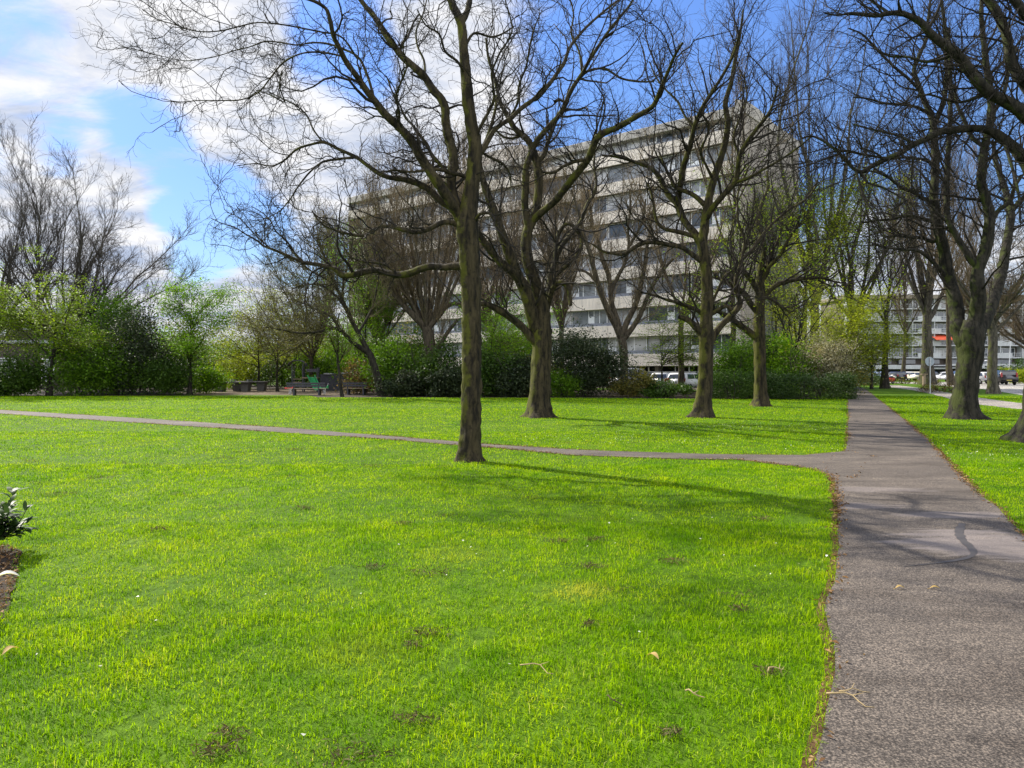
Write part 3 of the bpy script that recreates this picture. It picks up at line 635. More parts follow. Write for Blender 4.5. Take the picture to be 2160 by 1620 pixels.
# ------------------------------------------------------------------ the traced trees of the foreground
TW_NEAR = [dict(n=240, L=1.05, ang=.75, S_=9, wig=.30, up=.04, rmax=.021, rtip=.006, tmin=.12, K=5, src='limb', rf=.55),
           dict(n=1700, L=.60, ang=.8, S_=7, wig=.36, up=.03, rmax=.0085, rtip=.0032, K=3, src='both', rf=.6),
           dict(n=6500, L=.27, ang=.8, S_=5, wig=.38, up=.02, rmax=.0042, rtip=.0022, K=3)]
traced_tree('nearest bare tree, straight mossy trunk with a long low limb reaching left', 13.5, (990, 972), [
    [(990,976,33),(990,964,26),(991,950,23),(992,930,21.5),(994,850,20.5),(995,760,20),(995,690,19.5),(993,600,19.5),(990,530,20.5),(986,480,22),(990,440,18),(995,400,15.5),(1000,350,14.5),(1002,310,13.5),(995,265,12.5),(987,212,12),(983,160,11),(978,105,9.5),(972,48,9),(955,10,8),(935,-60,6),(925,-150,3)],
    [(972,50,8),(985,25,6.5),(994,-20,5.5),(1005,-90,4),(1010,-160,2)],
    [.18,(985,480,13),(968,455,14),(957,420,13),(950,390,12),(956,350,11.5),(956,325,11),(946,290,10),(940,255,9.5),(938,225,9.5),(928,205,9.5),(918,195,9),(896,163,8),(872,140,8),(851,122,7.5),(832,98,7),(814,74,7),(803,55,6.5),(790,35,6),(770,12,5.5),(735,-40,4.5),(700,-110,3)],
    [-.3,(972,465,10),(950,425,11),(925,387,10.5),(905,358,10),(888,332,9.5),(875,308,9),(858,285,8.5),(840,266,8.5),(822,250,8),(807,235,7.5),(790,212,7),(772,190,6.5),(752,160,6),(730,130,5.5),(715,100,5),(704,78,4.5),(697,45,4),(689,20,3.5),(668,5,3),(644,-3,2.5),(600,-15,2)],
    [.25,(975,470,8),(950,437,7.5),(925,420,7.5),(905,400,7),(875,385,6.5),(850,378,6),(820,374,5.5),(800,366,5),(782,354,4.5),(750,331,4),(715,315,3.5),(681,300,3.2),(655,305,2.8),(626,315,2.5),(600,338,2),(575,350,1.6),(540,345,1.2),(500,350,.9)],
    [-.2,(748,332,3.2),(710,336,2.7),(680,342,2.3),(655,362,2),(630,392,1.8),(612,420,1.5),(590,445,1.2),(560,462,1)],
    [-.1,(972,478,6),(955,470,5.5),(940,468,5.5),(920,475,5),(898,486,4.8),(875,490,4.6),(850,484,4.4),(825,478,4),(807,477,3.8),(790,484,3.5),(765,497,3.2),(738,494,2.8),(712,487,2.4),(690,480,2),(672,465,1.7),(658,445,1.3)],
    [.35,(980,562,8.5),(960,561,8),(935,564,7.5),(912,562,7.5),(890,566,7.5),(865,576,7.5),(840,580,7.5),(815,575,7.2),(790,570,7),(765,574,7),(742,580,7),(722,580,6.5),(708,568,5.5),(690,562,5),(665,557,4.5),(644,555,4),(615,543,3.6),(590,532,3.2),(575,526,2.8),(558,520,2.4),(540,506,2),(520,495,1.7),(496,480,1.4),(465,470,1.1),(445,460,.9)],
    [.2,(640,553,3),(622,535,2.5),(612,518,2.2),(595,500,2),(582,488,1.8),(570,465,1.5),(555,450,1.2),(530,435,1)],
    [.5,(575,527,2),(552,508,1.8),(535,492,1.5),(515,470,1.3),(498,455,1),(478,448,.8)],
    [.4,(838,578,3),(815,560,2.6),(795,554,2.3),(765,552,2),(745,545,1.8),(728,525,1.5),(715,505,1.2)],
    [.3,(1003,330,6),(1017,318,6),(1030,295,5.8),(1045,272,5.5),(1058,262,5.2),(1074,252,5),(1098,230,5),(1125,210,4.8),(1155,182,4.6),(1175,155,4.2),(1189,135,4),(1200,104,3.6),(1225,70,3.2),(1259,37,2.8),(1285,15,2.4),(1311,-5,2.2),(1350,-40,1.5)],
    [-.35,(1000,300,4),(1008,280,3.8),(1020,255,3.5),(1030,237,3.2),(1042,210,3),(1040,180,2.6),(1037,155,2.4),(1046,130,2.2),(1055,110,2),(1070,88,1.8),(1080,65,1.6),(1076,35,1.4),(1066,0,1.2),(1060,-50,.9)],
    [.1,(948,400,4.5),(945,370,4.5),(930,348,4.2),(910,325,4),(898,300,3.6),(885,285,3.2),(868,262,2.6),(856,250,2.4),(847,230,2.1),(838,210,1.9),(826,190,1.6),(815,160,1.3)],
    [-.4,(995,378,4.5),(975,370,4.5),(955,365,4.5),(930,358,4),(905,358,3.2),(880,362,2.4),(855,362,2),(830,358,1.6),(805,365,1.2)],
    [-.6,(1001,470,4),(1012,452,3.6),(1025,448,3.2),(1040,455,2.6)],
    [.6,(790,212,3),(775,160,3),(755,120,2.6),(720,102,2.4),(690,92,2.2),(660,90,2),(625,95,1.8),(595,90,1.6),(555,88,1.6),(530,98,1.4),(500,105,1.3),(470,115,1.2),(440,122,1.1),(390,128,1),(340,118,.9),(300,108,.7),(250,96,.6)],
    [-.5,(755,125,2.2),(715,75,2),(680,68,1.8),(640,60,1.6),(580,50,1.5),(540,48,1.4),(500,57,1.3),(465,65,1.2),(410,65,1.1),(370,52,1),(330,40,.8),(300,20,.7)],
    [.3,(720,118,2),(690,112,2),(640,112,1.8),(600,130,1.7),(570,165,1.6),(545,195,1.4),(510,210,1.3),(470,212,1.2),(420,212,1),(380,215,.9),(340,208,.7)],
    [.8,(595,150,1.5),(590,185,1.4),(600,215,1.3),(570,200,1.2),(540,190,1)],
    [.7,(681,300,2.2),(662,275,2),(645,240,1.8),(620,220,1.6),(600,210,1.4),(570,195,1.2)],
    [-.7,(840,266,3),(842,235,2.6),(835,205,2.3),(845,175,2),(858,140,1.8),(850,100,1.5),(862,60,1.2)],
    [.6,(896,163,3),(895,130,2.6),(880,95,2.3),(878,65,2),(892,30,1.7),(900,0,1.4)],
    [-.5,(803,55,2.6),(812,42,2.2),(828,38,1.8),(822,22,1.5)],
    [.5,(978,105,3.2),(1000,70,2.8),(1040,78,2.4),(1062,70,2),(1085,55,1.5)],
    [-.8,(983,160,3.5),(965,130,3),(940,110,2.5),(925,70,2),(900,55,1.6),(880,20,1.2)],
    [.9,(1002,310,3.6),(1030,330,3),(1060,345,2.6),(1075,365,2.2),(1078,395,1.5)],
    ], TW_NEAR, 101, M['bark'], M['twig'], kspread=.6, flare=.45)

TW_MID = [dict(n=190, L=2.1, ang=.7, S_=9, wig=.24, up=.09, rmax=.035, rtip=.009, tmin=.15, K=5, src='limb', rf=.55),
          dict(n=1100, L=1.05, ang=.75, S_=7, wig=.30, up=.06, rmax=.013, rtip=.005, K=3, src='both', rf=.6),
          dict(n=3700, L=.48, ang=.75, S_=4, wig=.32, up=.04, rmax=.0065, rtip=.0032, K=3)]
traced_tree('bare tree with a flared trunk, drooping stub and looping mossy branch', 26.2, (1138, 880), [
    [(1138,883,36),(1138,874,29),(1138,862,25.5),(1138,846,23),(1140,800,21),(1142,750,20),(1143,715,21),(1142,680,19),(1141,640,15),(1130,600,13),(1120,575,12.5),(1113,545,11.5),(1110,510,11),(1114,485,10.5),(1122,465,9.5),(1130,448,8.5),(1134,420,8.5),(1136,390,8.5),(1133,350,8),(1125,318,7)],
    [(1138,705,15),(1128,684,14),(1116,640,13.5),(1108,615,13),(1097,592,12),(1080,572,9),(1063,560,8),(1042,538,7.5),(1022,512,7),(1006,488,6),(995,470,5),(985,455,3.5)],
    [(1100,598,10),(1090,575,10.5),(1080,550,10.5),(1070,525,10),(1058,492,9.5),(1050,467,9),(1040,440,8.5),(1030,415,8),(1020,385,7),(1013,355,5.5),(1012,330,4.5),(1024,300,4),(1036,265,3.5),(1045,230,3),(1048,200,2.6)],
    [(1118,485,8),(1110,455,8),(1107,430,8),(1108,400,8),(1109,370,7.5),(1110,350,7),(1118,330,7),(1122,315,7),(1113,295,6.5),(1098,282,6.5),(1087,272,6),(1078,258,5.5),(1068,240,5),(1056,218,4.5),(1050,195,4),(1042,160,3.4),(1030,120,2.8),(1025,80,2.2)],
    [(1122,318,6.5),(1132,298,6.2),(1142,285,6.2),(1160,265,6),(1178,245,5.5),(1190,227,5),(1198,205,4.6),(1211,180,4.4),(1228,155,4),(1244,126,3.6),(1262,98,3.2),(1278,74,2.8),(1300,45,2.4),(1325,15,2),(1350,-30,1.6)],
    [(1130,345,5.5),(1138,338,5.5),(1150,322,5),(1153,308,4.5),(1162,282,4),(1172,258,3.6),(1182,235,3)],
    [(1122,467,8),(1140,450,8),(1158,435,7.8),(1172,422,7.5),(1190,400,7.5),(1208,377,7.2),(1225,356,7),(1240,336,7),(1250,312,6.6),(1262,288,6.4),(1278,278,6.2),(1295,272,6),(1318,260,5.6),(1340,247,5.2),(1360,236,4.8),(1377,224,4.5),(1390,198,4),(1400,172,3.6),(1412,145,3),(1422,120,2.6),(1440,90,2)],
    [(1148,690,7),(1154,650,6.5),(1158,610,6.5),(1162,575,6),(1172,548,5.5),(1183,522,5.2),(1198,502,5),(1212,485,4.6),(1228,462,4.2),(1238,432,4),(1255,405,3.6),(1258,385,3),(1253,350,2.6),(1255,320,2)],
    [(1154,655,5.5),(1160,630,5.5),(1165,610,5.5),(1174,598,5.5),(1185,595,5.6),(1194,600,5.6),(1200,612,5.5),(1202,628,5),(1204,644,3.5)],
    [(1165,570,4),(1170,550,4),(1172,525,4.2),(1176,500,4.4),(1184,483,4.4),(1197,471,4.2),(1210,478,4.2),(1220,488,4.2),(1227,505,4.2),(1222,530,4),(1210,548,3.6),(1195,562,3.4),(1175,580,3)],
    [(1134,728,9),(1120,712,8.5),(1102,690,8),(1080,672,7.5),(1058,658,7),(1040,648,6.5),(1024,640,6),(1008,642,4.5),(990,648,3.5),(970,640,2.5)],
    [(1190,227,3),(1188,212,3),(1180,210,3.2),(1170,214,3)],
    [(1240,336,4),(1215,340,3.6),(1190,350,3.2),(1165,365,2.8),(1142,362,2.2)],
    [(1100,285,3.5),(1080,292,3),(1065,290,2.6),(1040,270,2.2),(1020,262,1.8)],
    [(1211,180,3),(1240,150,2.6),(1275,145,2.4),(1310,165,2.2),(1345,172,2),(1380,172,1.6)],
    [(1228,155,2.6),(1222,110,2.3),(1205,70,2),(1210,30,1.7),(1200,-10,1.3)],
    [(1074,252,3),(1092,215,2.6),(1095,180,2.3),(1110,140,2),(1118,95,1.7),(1130,50,1.4)],
    ], TW_MID, 102, M['bark'], M['twig'], kspread=.6, flare=.9)

traced_tree('bare tree with one low stub on each side, right of the flared tree', 26.2, (1481, 880), [
    [(1480,883,31),(1481,874,24.5),(1482,862,21),(1484,840,17.5),(1487,818,16),(1489,780,15),(1490,740,14.8),(1490,700,15),(1490,660,13.2),(1492,617,12.5),(1490,577,12),(1486,545,11.5),(1482,512,10.5),(1486,475,9),(1492,435,8.5),(1505,380,8),(1515,350,7.5),(1524,322,7),(1531,295,6.5),(1535,255,6),(1530,217,5.5),(1536,195,5),(1542,175,4.6),(1550,130,4),(1560,80,3),(1568,20,2)],
    [(1482,520,9),(1465,492,8.5),(1453,478,8.2),(1442,463,8),(1434,445,7.8),(1428,428,7.5),(1415,416,6.5),(1405,404,6.2),(1398,388,6),(1390,372,5.6),(1380,360,5.2),(1368,352,5),(1340,342,4.2),(1318,335,3.4),(1295,330,2.8),(1270,328,2.2)],
    [(1430,432,7),(1432,410,6.6),(1436,385,6.4),(1440,360,6.2),(1443,345,6),(1450,325,5.5),(1456,308,5.4),(1460,288,5.2),(1465,267,5),(1472,248,4.6),(1480,230,4.4),(1488,215,4),(1495,205,3.8),(1510,182,3.4),(1525,158,3),(1545,120,2.6),(1560,70,2)],
    [(1486,470,6.5),(1497,448,6.4),(1510,430,6.2),(1522,416,6),(1538,398,5.8),(1550,386,5.5),(1556,360,5),(1560,330,4.8),(1570,308,4.4),(1583,290,4.2),(1598,270,3.8),(1610,255,3.4),(1622,238,3),(1632,215,2.4),(1640,180,2)],
    [(1486,432,5.5),(1475,421,5.2),(1462,411,5),(1450,405,5),(1435,400,4.6),(1422,392,4.2),(1416,378,4),(1410,368,3.6),(1400,345,2.8),(1390,320,2)],
    [(1470,500,5),(1455,496,5),(1440,491,4.8),(1420,487,4.4),(1400,482,4),(1388,472,3.6),(1382,455,3.2),(1378,430,2.8),(1372,400,2.4),(1365,385,1.8)],
    [(1486,556,6),(1475,548,5.8),(1455,533,5.4),(1437,521,5.2),(1415,517,5),(1390,512,4.8),(1370,511,4.6),(1350,515,4.4),(1335,524,4),(1312,537,3.6),(1295,535,3),(1275,531,2.6),(1250,515,2)],
    [(1484,718,7),(1476,700,7),(1466,688,7),(1458,680,6.5),(1447,673,6),(1432,668,5)],
    [(1487,668,5),(1475,657,4.8),(1462,650,4.6),(1452,646,4.4),(1438,642,4),(1424,637,3.6),(1405,632,3),(1389,626,2.6),(1370,620,2.2),(1352,617,1.8)],
    [(1492,740,8),(1498,722,8),(1508,704,7.6),(1522,686,7.2),(1540,668,6.8),(1552,655,6.4),(1562,641,6),(1558,627,5.4),(1553,614,5),(1552,598,4.6),(1554,582,4.4),(1560,565,4.2),(1563,552,4),(1575,538,3.8),(1586,528,3.6),(1596,512,3.4),(1618,484,3.2),(1642,460,3),(1668,440,2.8),(1700,420,2.4),(1718,398,2),(1727,370,1.6)],
    [(1560,560,3.4),(1568,530,3.2),(1570,502,3),(1563,485,2.8),(1557,467,2.6),(1556,440,2.4),(1555,417,2.2),(1565,385,2),(1580,350,1.6)],
    [(1498,664,5),(1515,654,4.8),(1532,645,4.4),(1545,655,4)],
    [(1502,640,3.6),(1515,610,3.2),(1524,590,3),(1530,580,2.6),(1550,570,2)],
    [(1505,380,3.5),(1490,350,3),(1478,320,2.8),(1490,290,2.5),(1496,265,2.2),(1480,240,1.8)],
    [(1465,267,3),(1445,245,2.6),(1430,215,2.4),(1405,190,2.2),(1385,165,1.8),(1370,130,1.4)],
    [(1550,386,3.4),(1585,372,3),(1615,355,2.6),(1650,335,2.2),(1685,310,1.8),(1710,290,1.3)],
    [(1560,330,3),(1548,290,2.6),(1560,250,2.3),(1575,210,2),(1570,160,1.6)],
    ], TW_MID, 103, M['bark'], M['twig'], kspread=.6, flare=.8)

TW_MID2 = [dict(n=85, L=2.2, ang=.7, S_=8, wig=.22, up=.10, rmax=.036, rtip=.010, tmin=.15, K=4, src='limb', rf=.55),
           dict(n=520, L=1.1, ang=.75, S_=6, wig=.28, up=.06, rmax=.014, rtip=.006, K=3, src='both', rf=.6),
           dict(n=1500, L=.55, ang=.75, S_=4, wig=.3, up=.04, rmax=.008, rtip=.004, K=3)]
traced_tree('slimmer bare tree in front of the clipped hedge', 34.3, (1605, 857), [
    [(1605,859,22),(1605,852,18),(1605,842,15),(1604,820,13),(1603,760,12),(1602,718,12),(1601,683,11.5),(1602,646,10.5),(1604,615,9.5),(1603,589,8),(1606,560,6.5),(1612,530,5.5),(1608,500,4.8),(1598,465,4.2),(1606,430,3.6),(1620,395,3),(1618,360,2.4)],
    [(1598,716,7.5),(1587,706,7.2),(1575,695,6.8),(1559,685,6.4),(1548,677,6),(1538,668,5.5),(1522,660,4.6),(1505,654,3.6)],
    [(1600,665,6),(1590,650,6),(1580,636,6),(1572,622,6),(1560,612,5.6),(1545,603,5),(1528,592,4.4),(1510,585,3.6)],
    [(1603,630,6.5),(1597,612,6.4),(1589,598,6.2),(1580,584,6),(1570,574,5.6),(1564,562,5.2),(1563,545,4.6),(1570,525,4),(1580,500,3.4),(1576,470,2.8)],
    [(1606,640,5.5),(1612,628,5.4),(1624,612,5.2),(1634,603,5),(1648,597,4.8),(1668,592,4.4),(1690,588,4),(1712,586,3.6),(1734,586,3),(1752,592,2.4),(1775,597,1.8)],
    [(1606,595,5),(1615,575,4.6),(1628,556,4.2),(1645,540,3.8),(1658,515,3.4),(1672,490,3),(1690,470,2.4)],
    [(1603,600,4.5),(1620,572,4),(1622,545,3.6),(1640,510,3),(1648,480,2.6),(1650,445,2)],
    [(1610,625,3.6),(1628,632,3.2),(1650,648,2.8),(1668,660,2.4)],
    ], TW_MID2, 104, M['bark'], M['twig'], dict(n=2600, size=.10, mat=M['leaf_lime'], spread=.14, up=.8), kspread=.6, flare=.8)

TW_DENSE = [dict(n=230, L=1.9, ang=.8, S_=8, wig=.17, up=.05, rmax=.034, rtip=.009, tmin=.12, K=5, src='limb', rf=.5),
            dict(n=1200, L=1.0, ang=.75, S_=6, wig=.22, up=.03, rmax=.013, rtip=.005, K=3, src='both', rf=.6),
            dict(n=3200, L=.48, ang=.75, S_=4, wig=.25, up=.03, rmax=.0068, rtip=.0035, K=3)]
traced_tree('thick knobbly bare tree beside the path, trunk splitting into several stems', 25.4, (2035, 883), [
    [(2035,886,38),(2034,877,32),(2034,866,28),(2034,850,25.5),(2037,830,23),(2040,800,22),(2043,775,22),(2047,749,24),(2048,725,26),(2047,700,25),(2052,680,19)],
    [(2042,735,17),(2028,712,17),(2021,690,16.5),(2018,654,15),(2012,625,14),(2004,595,13.5),(1996,565,13),(1993,540,12),(1985,505,11),(1979,480,10.5),(1974,448,10),(1970,415,9.5),(1972,380,9),(1973,346,8.8),(1972,310,8.5),(1970,277,8.2),(1968,256,7.5),(1958,230,6.8),(1947,207,6.2),(1938,180,5.6),(1928,150,5),(1940,115,4.6),(1955,80,4),(1958,40,3.4),(1965,-20,2.4)],
    [(1971,265,6.5),(1980,242,6),(1988,222,5.6),(1994,195,5.2),(1997,166,5),(1996,120,4.6),(1994,69,4.2),(1990,30,3.8),(1984,-10,3)],
    [(2052,710,17),(2056,686,15.5),(2061,655,15),(2064,630,14.5),(2062,605,14),(2062,575,13),(2072,545,11.5),(2080,518,11),(2086,480,10.5),(2087,449,10),(2078,415,9.6),(2070,387,9.2),(2072,350,9),(2077,311,8.6),(2085,275,8.2),(2091,242,7.8),(2088,190,7),(2080,138,6.2),(2075,85,5.4),(2070,35,4.6),(2072,-20,3.4)],
    [(2058,705,15),(2068,690,14.5),(2078,672,14),(2090,645,13),(2099,620,12.5),(2108,592,11.5),(2115,565,11),(2119,540,10.4),(2127,495,9.6),(2132,449,9),(2122,405,7),(2108,363,6),(2098,330,5),(2096,300,4)],
    [(2058,560,7),(2045,540,7),(2030,518,6.8),(2014,492,6.4),(2001,467,6),(1997,420,5.6),(1997,380,5.4),(2000,320,5),(2004,259,4.8),(2005,190,4.4),(2004,121,4),(1998,60,3.4)],
    [(2132,449,6),(2150,425,5.6),(2172,405,5),(2195,380,4)],
    [(2090,470,5.5),(2105,445,5),(2130,425,4.6),(2140,395,4),(2155,370,3.4)],
    [(2000,590,4.5),(1975,560,4.2),(1960,545,4),(1940,530,3.6),(1905,526,3),(1870,522,2.6),(1840,515,2)],
    [(1985,505,4.6),(1970,510,4.2),(1945,502,3.8),(1915,500,3.4),(1880,498,3),(1865,500,2.4),(1850,480,1.8)],
    [(1976,470,4.6),(1950,462,4.2),(1915,455,3.8),(1880,462,3.2),(1850,465,2.6),(1820,470,2)],
    [(1972,430,4.8),(1950,420,4.4),(1925,405,4),(1900,395,3.6),(1875,375,3),(1855,365,2.4),(1830,360,1.8)],
    [(1973,360,4.4),(1958,340,4),(1935,335,3.6),(1905,332,3),(1870,338,2.4)],
    [(1960,240,4),(1930,225,3.6),(1895,220,3.2),(1865,218,2.8),(1830,208,2.2),(1800,205,1.8)],
    [(1940,190,3.8),(1915,165,3.4),(1885,140,3),(1850,105,2.6),(1815,70,2),(1790,60,1.6)],
    [(2077,311,4.6),(2050,290,4.2),(2035,255,3.8),(2020,225,3.4),(2012,180,2.8)],
    [(2091,242,4.4),(2110,215,4),(2122,180,3.6),(2130,140,3),(2145,100,2.4)],
    ], TW_DENSE, 105, M['bark_dark'], M['twig'], kspread=.6, flare=.75)

TW_R = [dict(n=170, L=1.5, ang=.85, S_=8, wig=.17, up=-.01, rmax=.024, rtip=.007, tmin=.12, K=5, src='limb', rf=.5),
        dict(n=1150, L=.75, ang=.8, S_=6, wig=.22, up=.02, rmax=.010, rtip=.004, K=3, src='both', rf=.6),
        dict(n=3400, L=.34, ang=.75, S_=4, wig=.25, up=.02, rmax=.005, rtip=.0027, K=3)]
traced_tree('bare tree at the right edge, only its flared root and overhanging limbs in view', 17.2, (2174, 935), [
    [(2174,938,44),(2178,915,34),(2184,890,30),(2190,850,28),(2196,780,27),(2202,680,26),(2208,580,26),(2214,500,24),(2220,400,21),(2226,300,18),(2232,180,14),(2240,60,10),(2245,-80,6),(2250,-180,3)],
    [.1,(2215,470,14),(2195,415,13.5),(2178,370,13),(2160,336,12.5),(2140,312,12),(2118,295,11),(2100,282,10),(2084,275,9),(2060,271,8.5),(2030,272,8),(2000,276,7.5),(1978,280,7),(1950,295,6.5),(1928,304,6.2),(1900,322,6),(1870,335,5.6),(1840,350,5),(1814,363,4.4),(1803,358,4),(1785,338,3.6),(1760,314,3.2),(1731,294,2.8),(1711,287,2.2),(1690,292,1.6)],
    [-.15,(2220,380,14),(2195,290,13.5),(2175,258,13),(2150,232,12.5),(2118,212,12),(2084,195,11.5),(2060,168,11),(2038,140,10.5),(2015,111,10),(1998,98,9),(1980,86,8.5),(1960,68,7.5),(1940,45,6.8),(1921,35,6),(1900,28,5.5),(1876,28,5),(1850,33,4.2),(1820,30,3.4),(1793,28,2.8),(1770,32,2),(1740,28,1.5)],
    [.15,(2226,300,13),(2190,220,12.5),(2160,173,12),(2142,148,11.5),(2132,131,11),(2128,100,10),(2122,69,9.5),(2110,40,9),(2091,7,8.5),(2065,-15,7.5),(2030,-35,6),(1990,-55,4)],
    [-.2,(2232,180,11),(2200,90,10),(2165,35,9),(2140,0,8.5),(2110,-40,7)],
    [.4,(1876,28,3),(1850,10,2.6),(1825,-10,2),(1800,-30,1.5)],
    [.3,(1870,335,3.2),(1845,330,2.8),(1815,325,2.4),(1780,318,2),(1750,322,1.6)],
    [-.4,(1814,363,3),(1830,385,2.6),(1860,395,2.2),(1890,410,1.9),(1915,425,1.5)],
    [-.5,(1805,360,2.6),(1830,430,2.3),(1850,460,2),(1862,490,1.6),(1868,510,1.2)],
    [.5,(2084,195,4),(2060,205,3.6),(2030,215,3),(1995,210,2.6),(1960,200,2.2),(1925,205,1.8)],
    [.6,(2015,111,4),(1985,125,3.4),(1950,130,3),(1915,120,2.6),(1875,118,2.2),(1845,100,1.7)],
    [-.5,(2118,295,4),(2128,330,3.4),(2140,370,3),(2150,420,2.4),(2152,470,1.8)],
    [.5,(1928,304,3.4),(1905,290,3),(1870,280,2.6),(1835,272,2.2),(1800,262,1.8)],
    ], TW_R, 106, M['bark_dark'], M['twig'], kspread=.6, flare=.8)

# ------------------------------------------------------------------ the apartment slab behind the trees
def apartment_slab():
    L_, W_, H_ = 58.1, 14.2, 26.3
    d = np.array((.771, -.637)); cx, cy = 21.8, 68.6
    root = thing('apartment_building', 'long grey apartment slab with pale balcony bands standing behind the bare trees', 'building',
                 (cx - d[0]*L_, cy - d[1]*L_, 0), math.atan2(d[1], d[0]))
    b0, st, bh = 2.75, 3.0, 1.22                  # lowest band centre, storey height, band height
    rng = random.Random(4)
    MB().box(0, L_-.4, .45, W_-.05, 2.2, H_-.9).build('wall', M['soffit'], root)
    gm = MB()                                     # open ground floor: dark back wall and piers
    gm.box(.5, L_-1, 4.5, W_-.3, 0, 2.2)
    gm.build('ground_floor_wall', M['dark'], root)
    for k in range(13):
        x = 1.2 + k*4.7; MB().box(x-.2, x+.2, 1.0, 1.5, 0, 2.2).build('pier', M['roofband'], root)
    fr = MB()                                     # strip of small high windows under the lowest band
    for k in range(38):
        x = 1 + k*1.5; fr.box(x, x+.08, .5, .58, 1.55, 2.12)
    fr.box(.9, L_-1, .5, .58, 1.5, 1.57); fr.box(.9, L_-1, .5, .58, 2.1, 2.18)
    fr.build('strip_window_frame', M['frame_white'], root)
    for k in range(8):
        z = b0 + k*st; m = MB()
        for j in range(12):                       # precast panels with open joints
            x0 = j*4.8 + .02; x1 = min(L_-1.2, (j+1)*4.8 - .02)
            m.box(x0, x1, -.42, -.24, z - bh/2, z + bh/2)
        m.build('balcony_band', M['panel'], root, bevel=.015)
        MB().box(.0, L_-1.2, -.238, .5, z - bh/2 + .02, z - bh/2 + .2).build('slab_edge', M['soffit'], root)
        MB().box(.05, L_-1.2, .30, .40, z + bh/2 - .5, z + bh/2 + .38).build('spandrel', M['frame_grey'], root)
    # windows: twelve bays on each of eight floors, three layouts of frame
    def frame(kind):
        m = MB(); w, h = 4.62, 1.78
        m.box(0, w, 0, .1, 0, .07); m.box(0, w, 0, .1, h-.07, h)
        xs = [0, .9, 1.5, 3.1, w-.08] if kind == 0 else [0, 1.6, 2.3, 3.9, w-.08] if kind == 1 else [0, 2.2, 2.9, 3.6, w-.08]
        for x in xs: m.box(x, x+.08, .003, .097, .07, h-.07)
        if kind == 0: m.box(.08, .9, .02, .08, .07, .75)
        if kind == 2: m.box(2.28, 2.9, .02, .08, .07, 1.1)
        return m
    protos = []
    for kind in range(3):
        f = frame(kind).build('window', M['frame_white'] if kind != 1 else M['frame_grey'], root)
        panes = []
        for pm in ('pane_dark', 'pane_mid', 'pane_curtain'):
            panes.append(MB().box(.02, 4.58, .04, .055, .05, 1.73).build('pane', M[pm], f))
        protos.append((f, panes))
    for k in range(8):
        for j in range(12):
            kd = rng.choice((0, 0, 1, 2, 2)); f, panes = protos[kd]
            w = f.copy(); C.objects.link(w); w.parent = root; w.location = (.1 + j*4.75, .3, b0 + k*st + bh/2 + .38 - .36)
            w.name = 'window'
            if k == 7: w.scale = (1, 1, .72)
            pi = rng.choices((0, 1, 2), (.5, .3, .2) if k < 5 else (.3, .35, .35))[0]
            p = panes[pi].copy(); C.objects.link(p); p.parent = w; p.name = 'pane'
    for f, panes in protos:
        for p in panes: bpy.data.objects.remove(p)
        bpy.data.objects.remove(f)
    MB().box(-.1, L_-.2, -.55, W_, H_-.9, H_-.05).build('roof_fascia', M['roofband'], root, bevel=.03)
    MB().box(L_-1.18, L_-.42, -.5, .9, 0, H_-.9).build('corner_pier', M['roofband'], root)
    MB().box(L_-.398, L_, -.3, W_, 0, H_-.9).build('end_wall', M['endwall'], root)
    m = MB(); m.box(L_, L_+.06, 2.4, W_-2.2, 3.0, 18.6); m.build('brick_infill', M['endbrick'], root)
    MB().prism_y([(L_-.9, H_-.9), (L_+.1, H_-.9), (L_+.1, H_+.3), (L_-.9, H_+.55)], -.7, 3.4).build('parapet', M['roofband'], root)
    m = MB(); m.box(L_-.6, L_+.12, 3.42, 6.0, H_-.9, H_+.18); m.box(L_-.6, L_+.1, 6.02, W_+.05, H_-.9, H_-.02); m.build('parapet', M['roofband'], root)
    MB().box(18, 28, 4, 11, H_-.05, H_+3.2).build('roof_house', M['roofband'], root)
    MB().box(-.12, 0, -.3, W_, 0, H_-.9).build('end_wall', M['endbrick'], root)
apartment_slab()

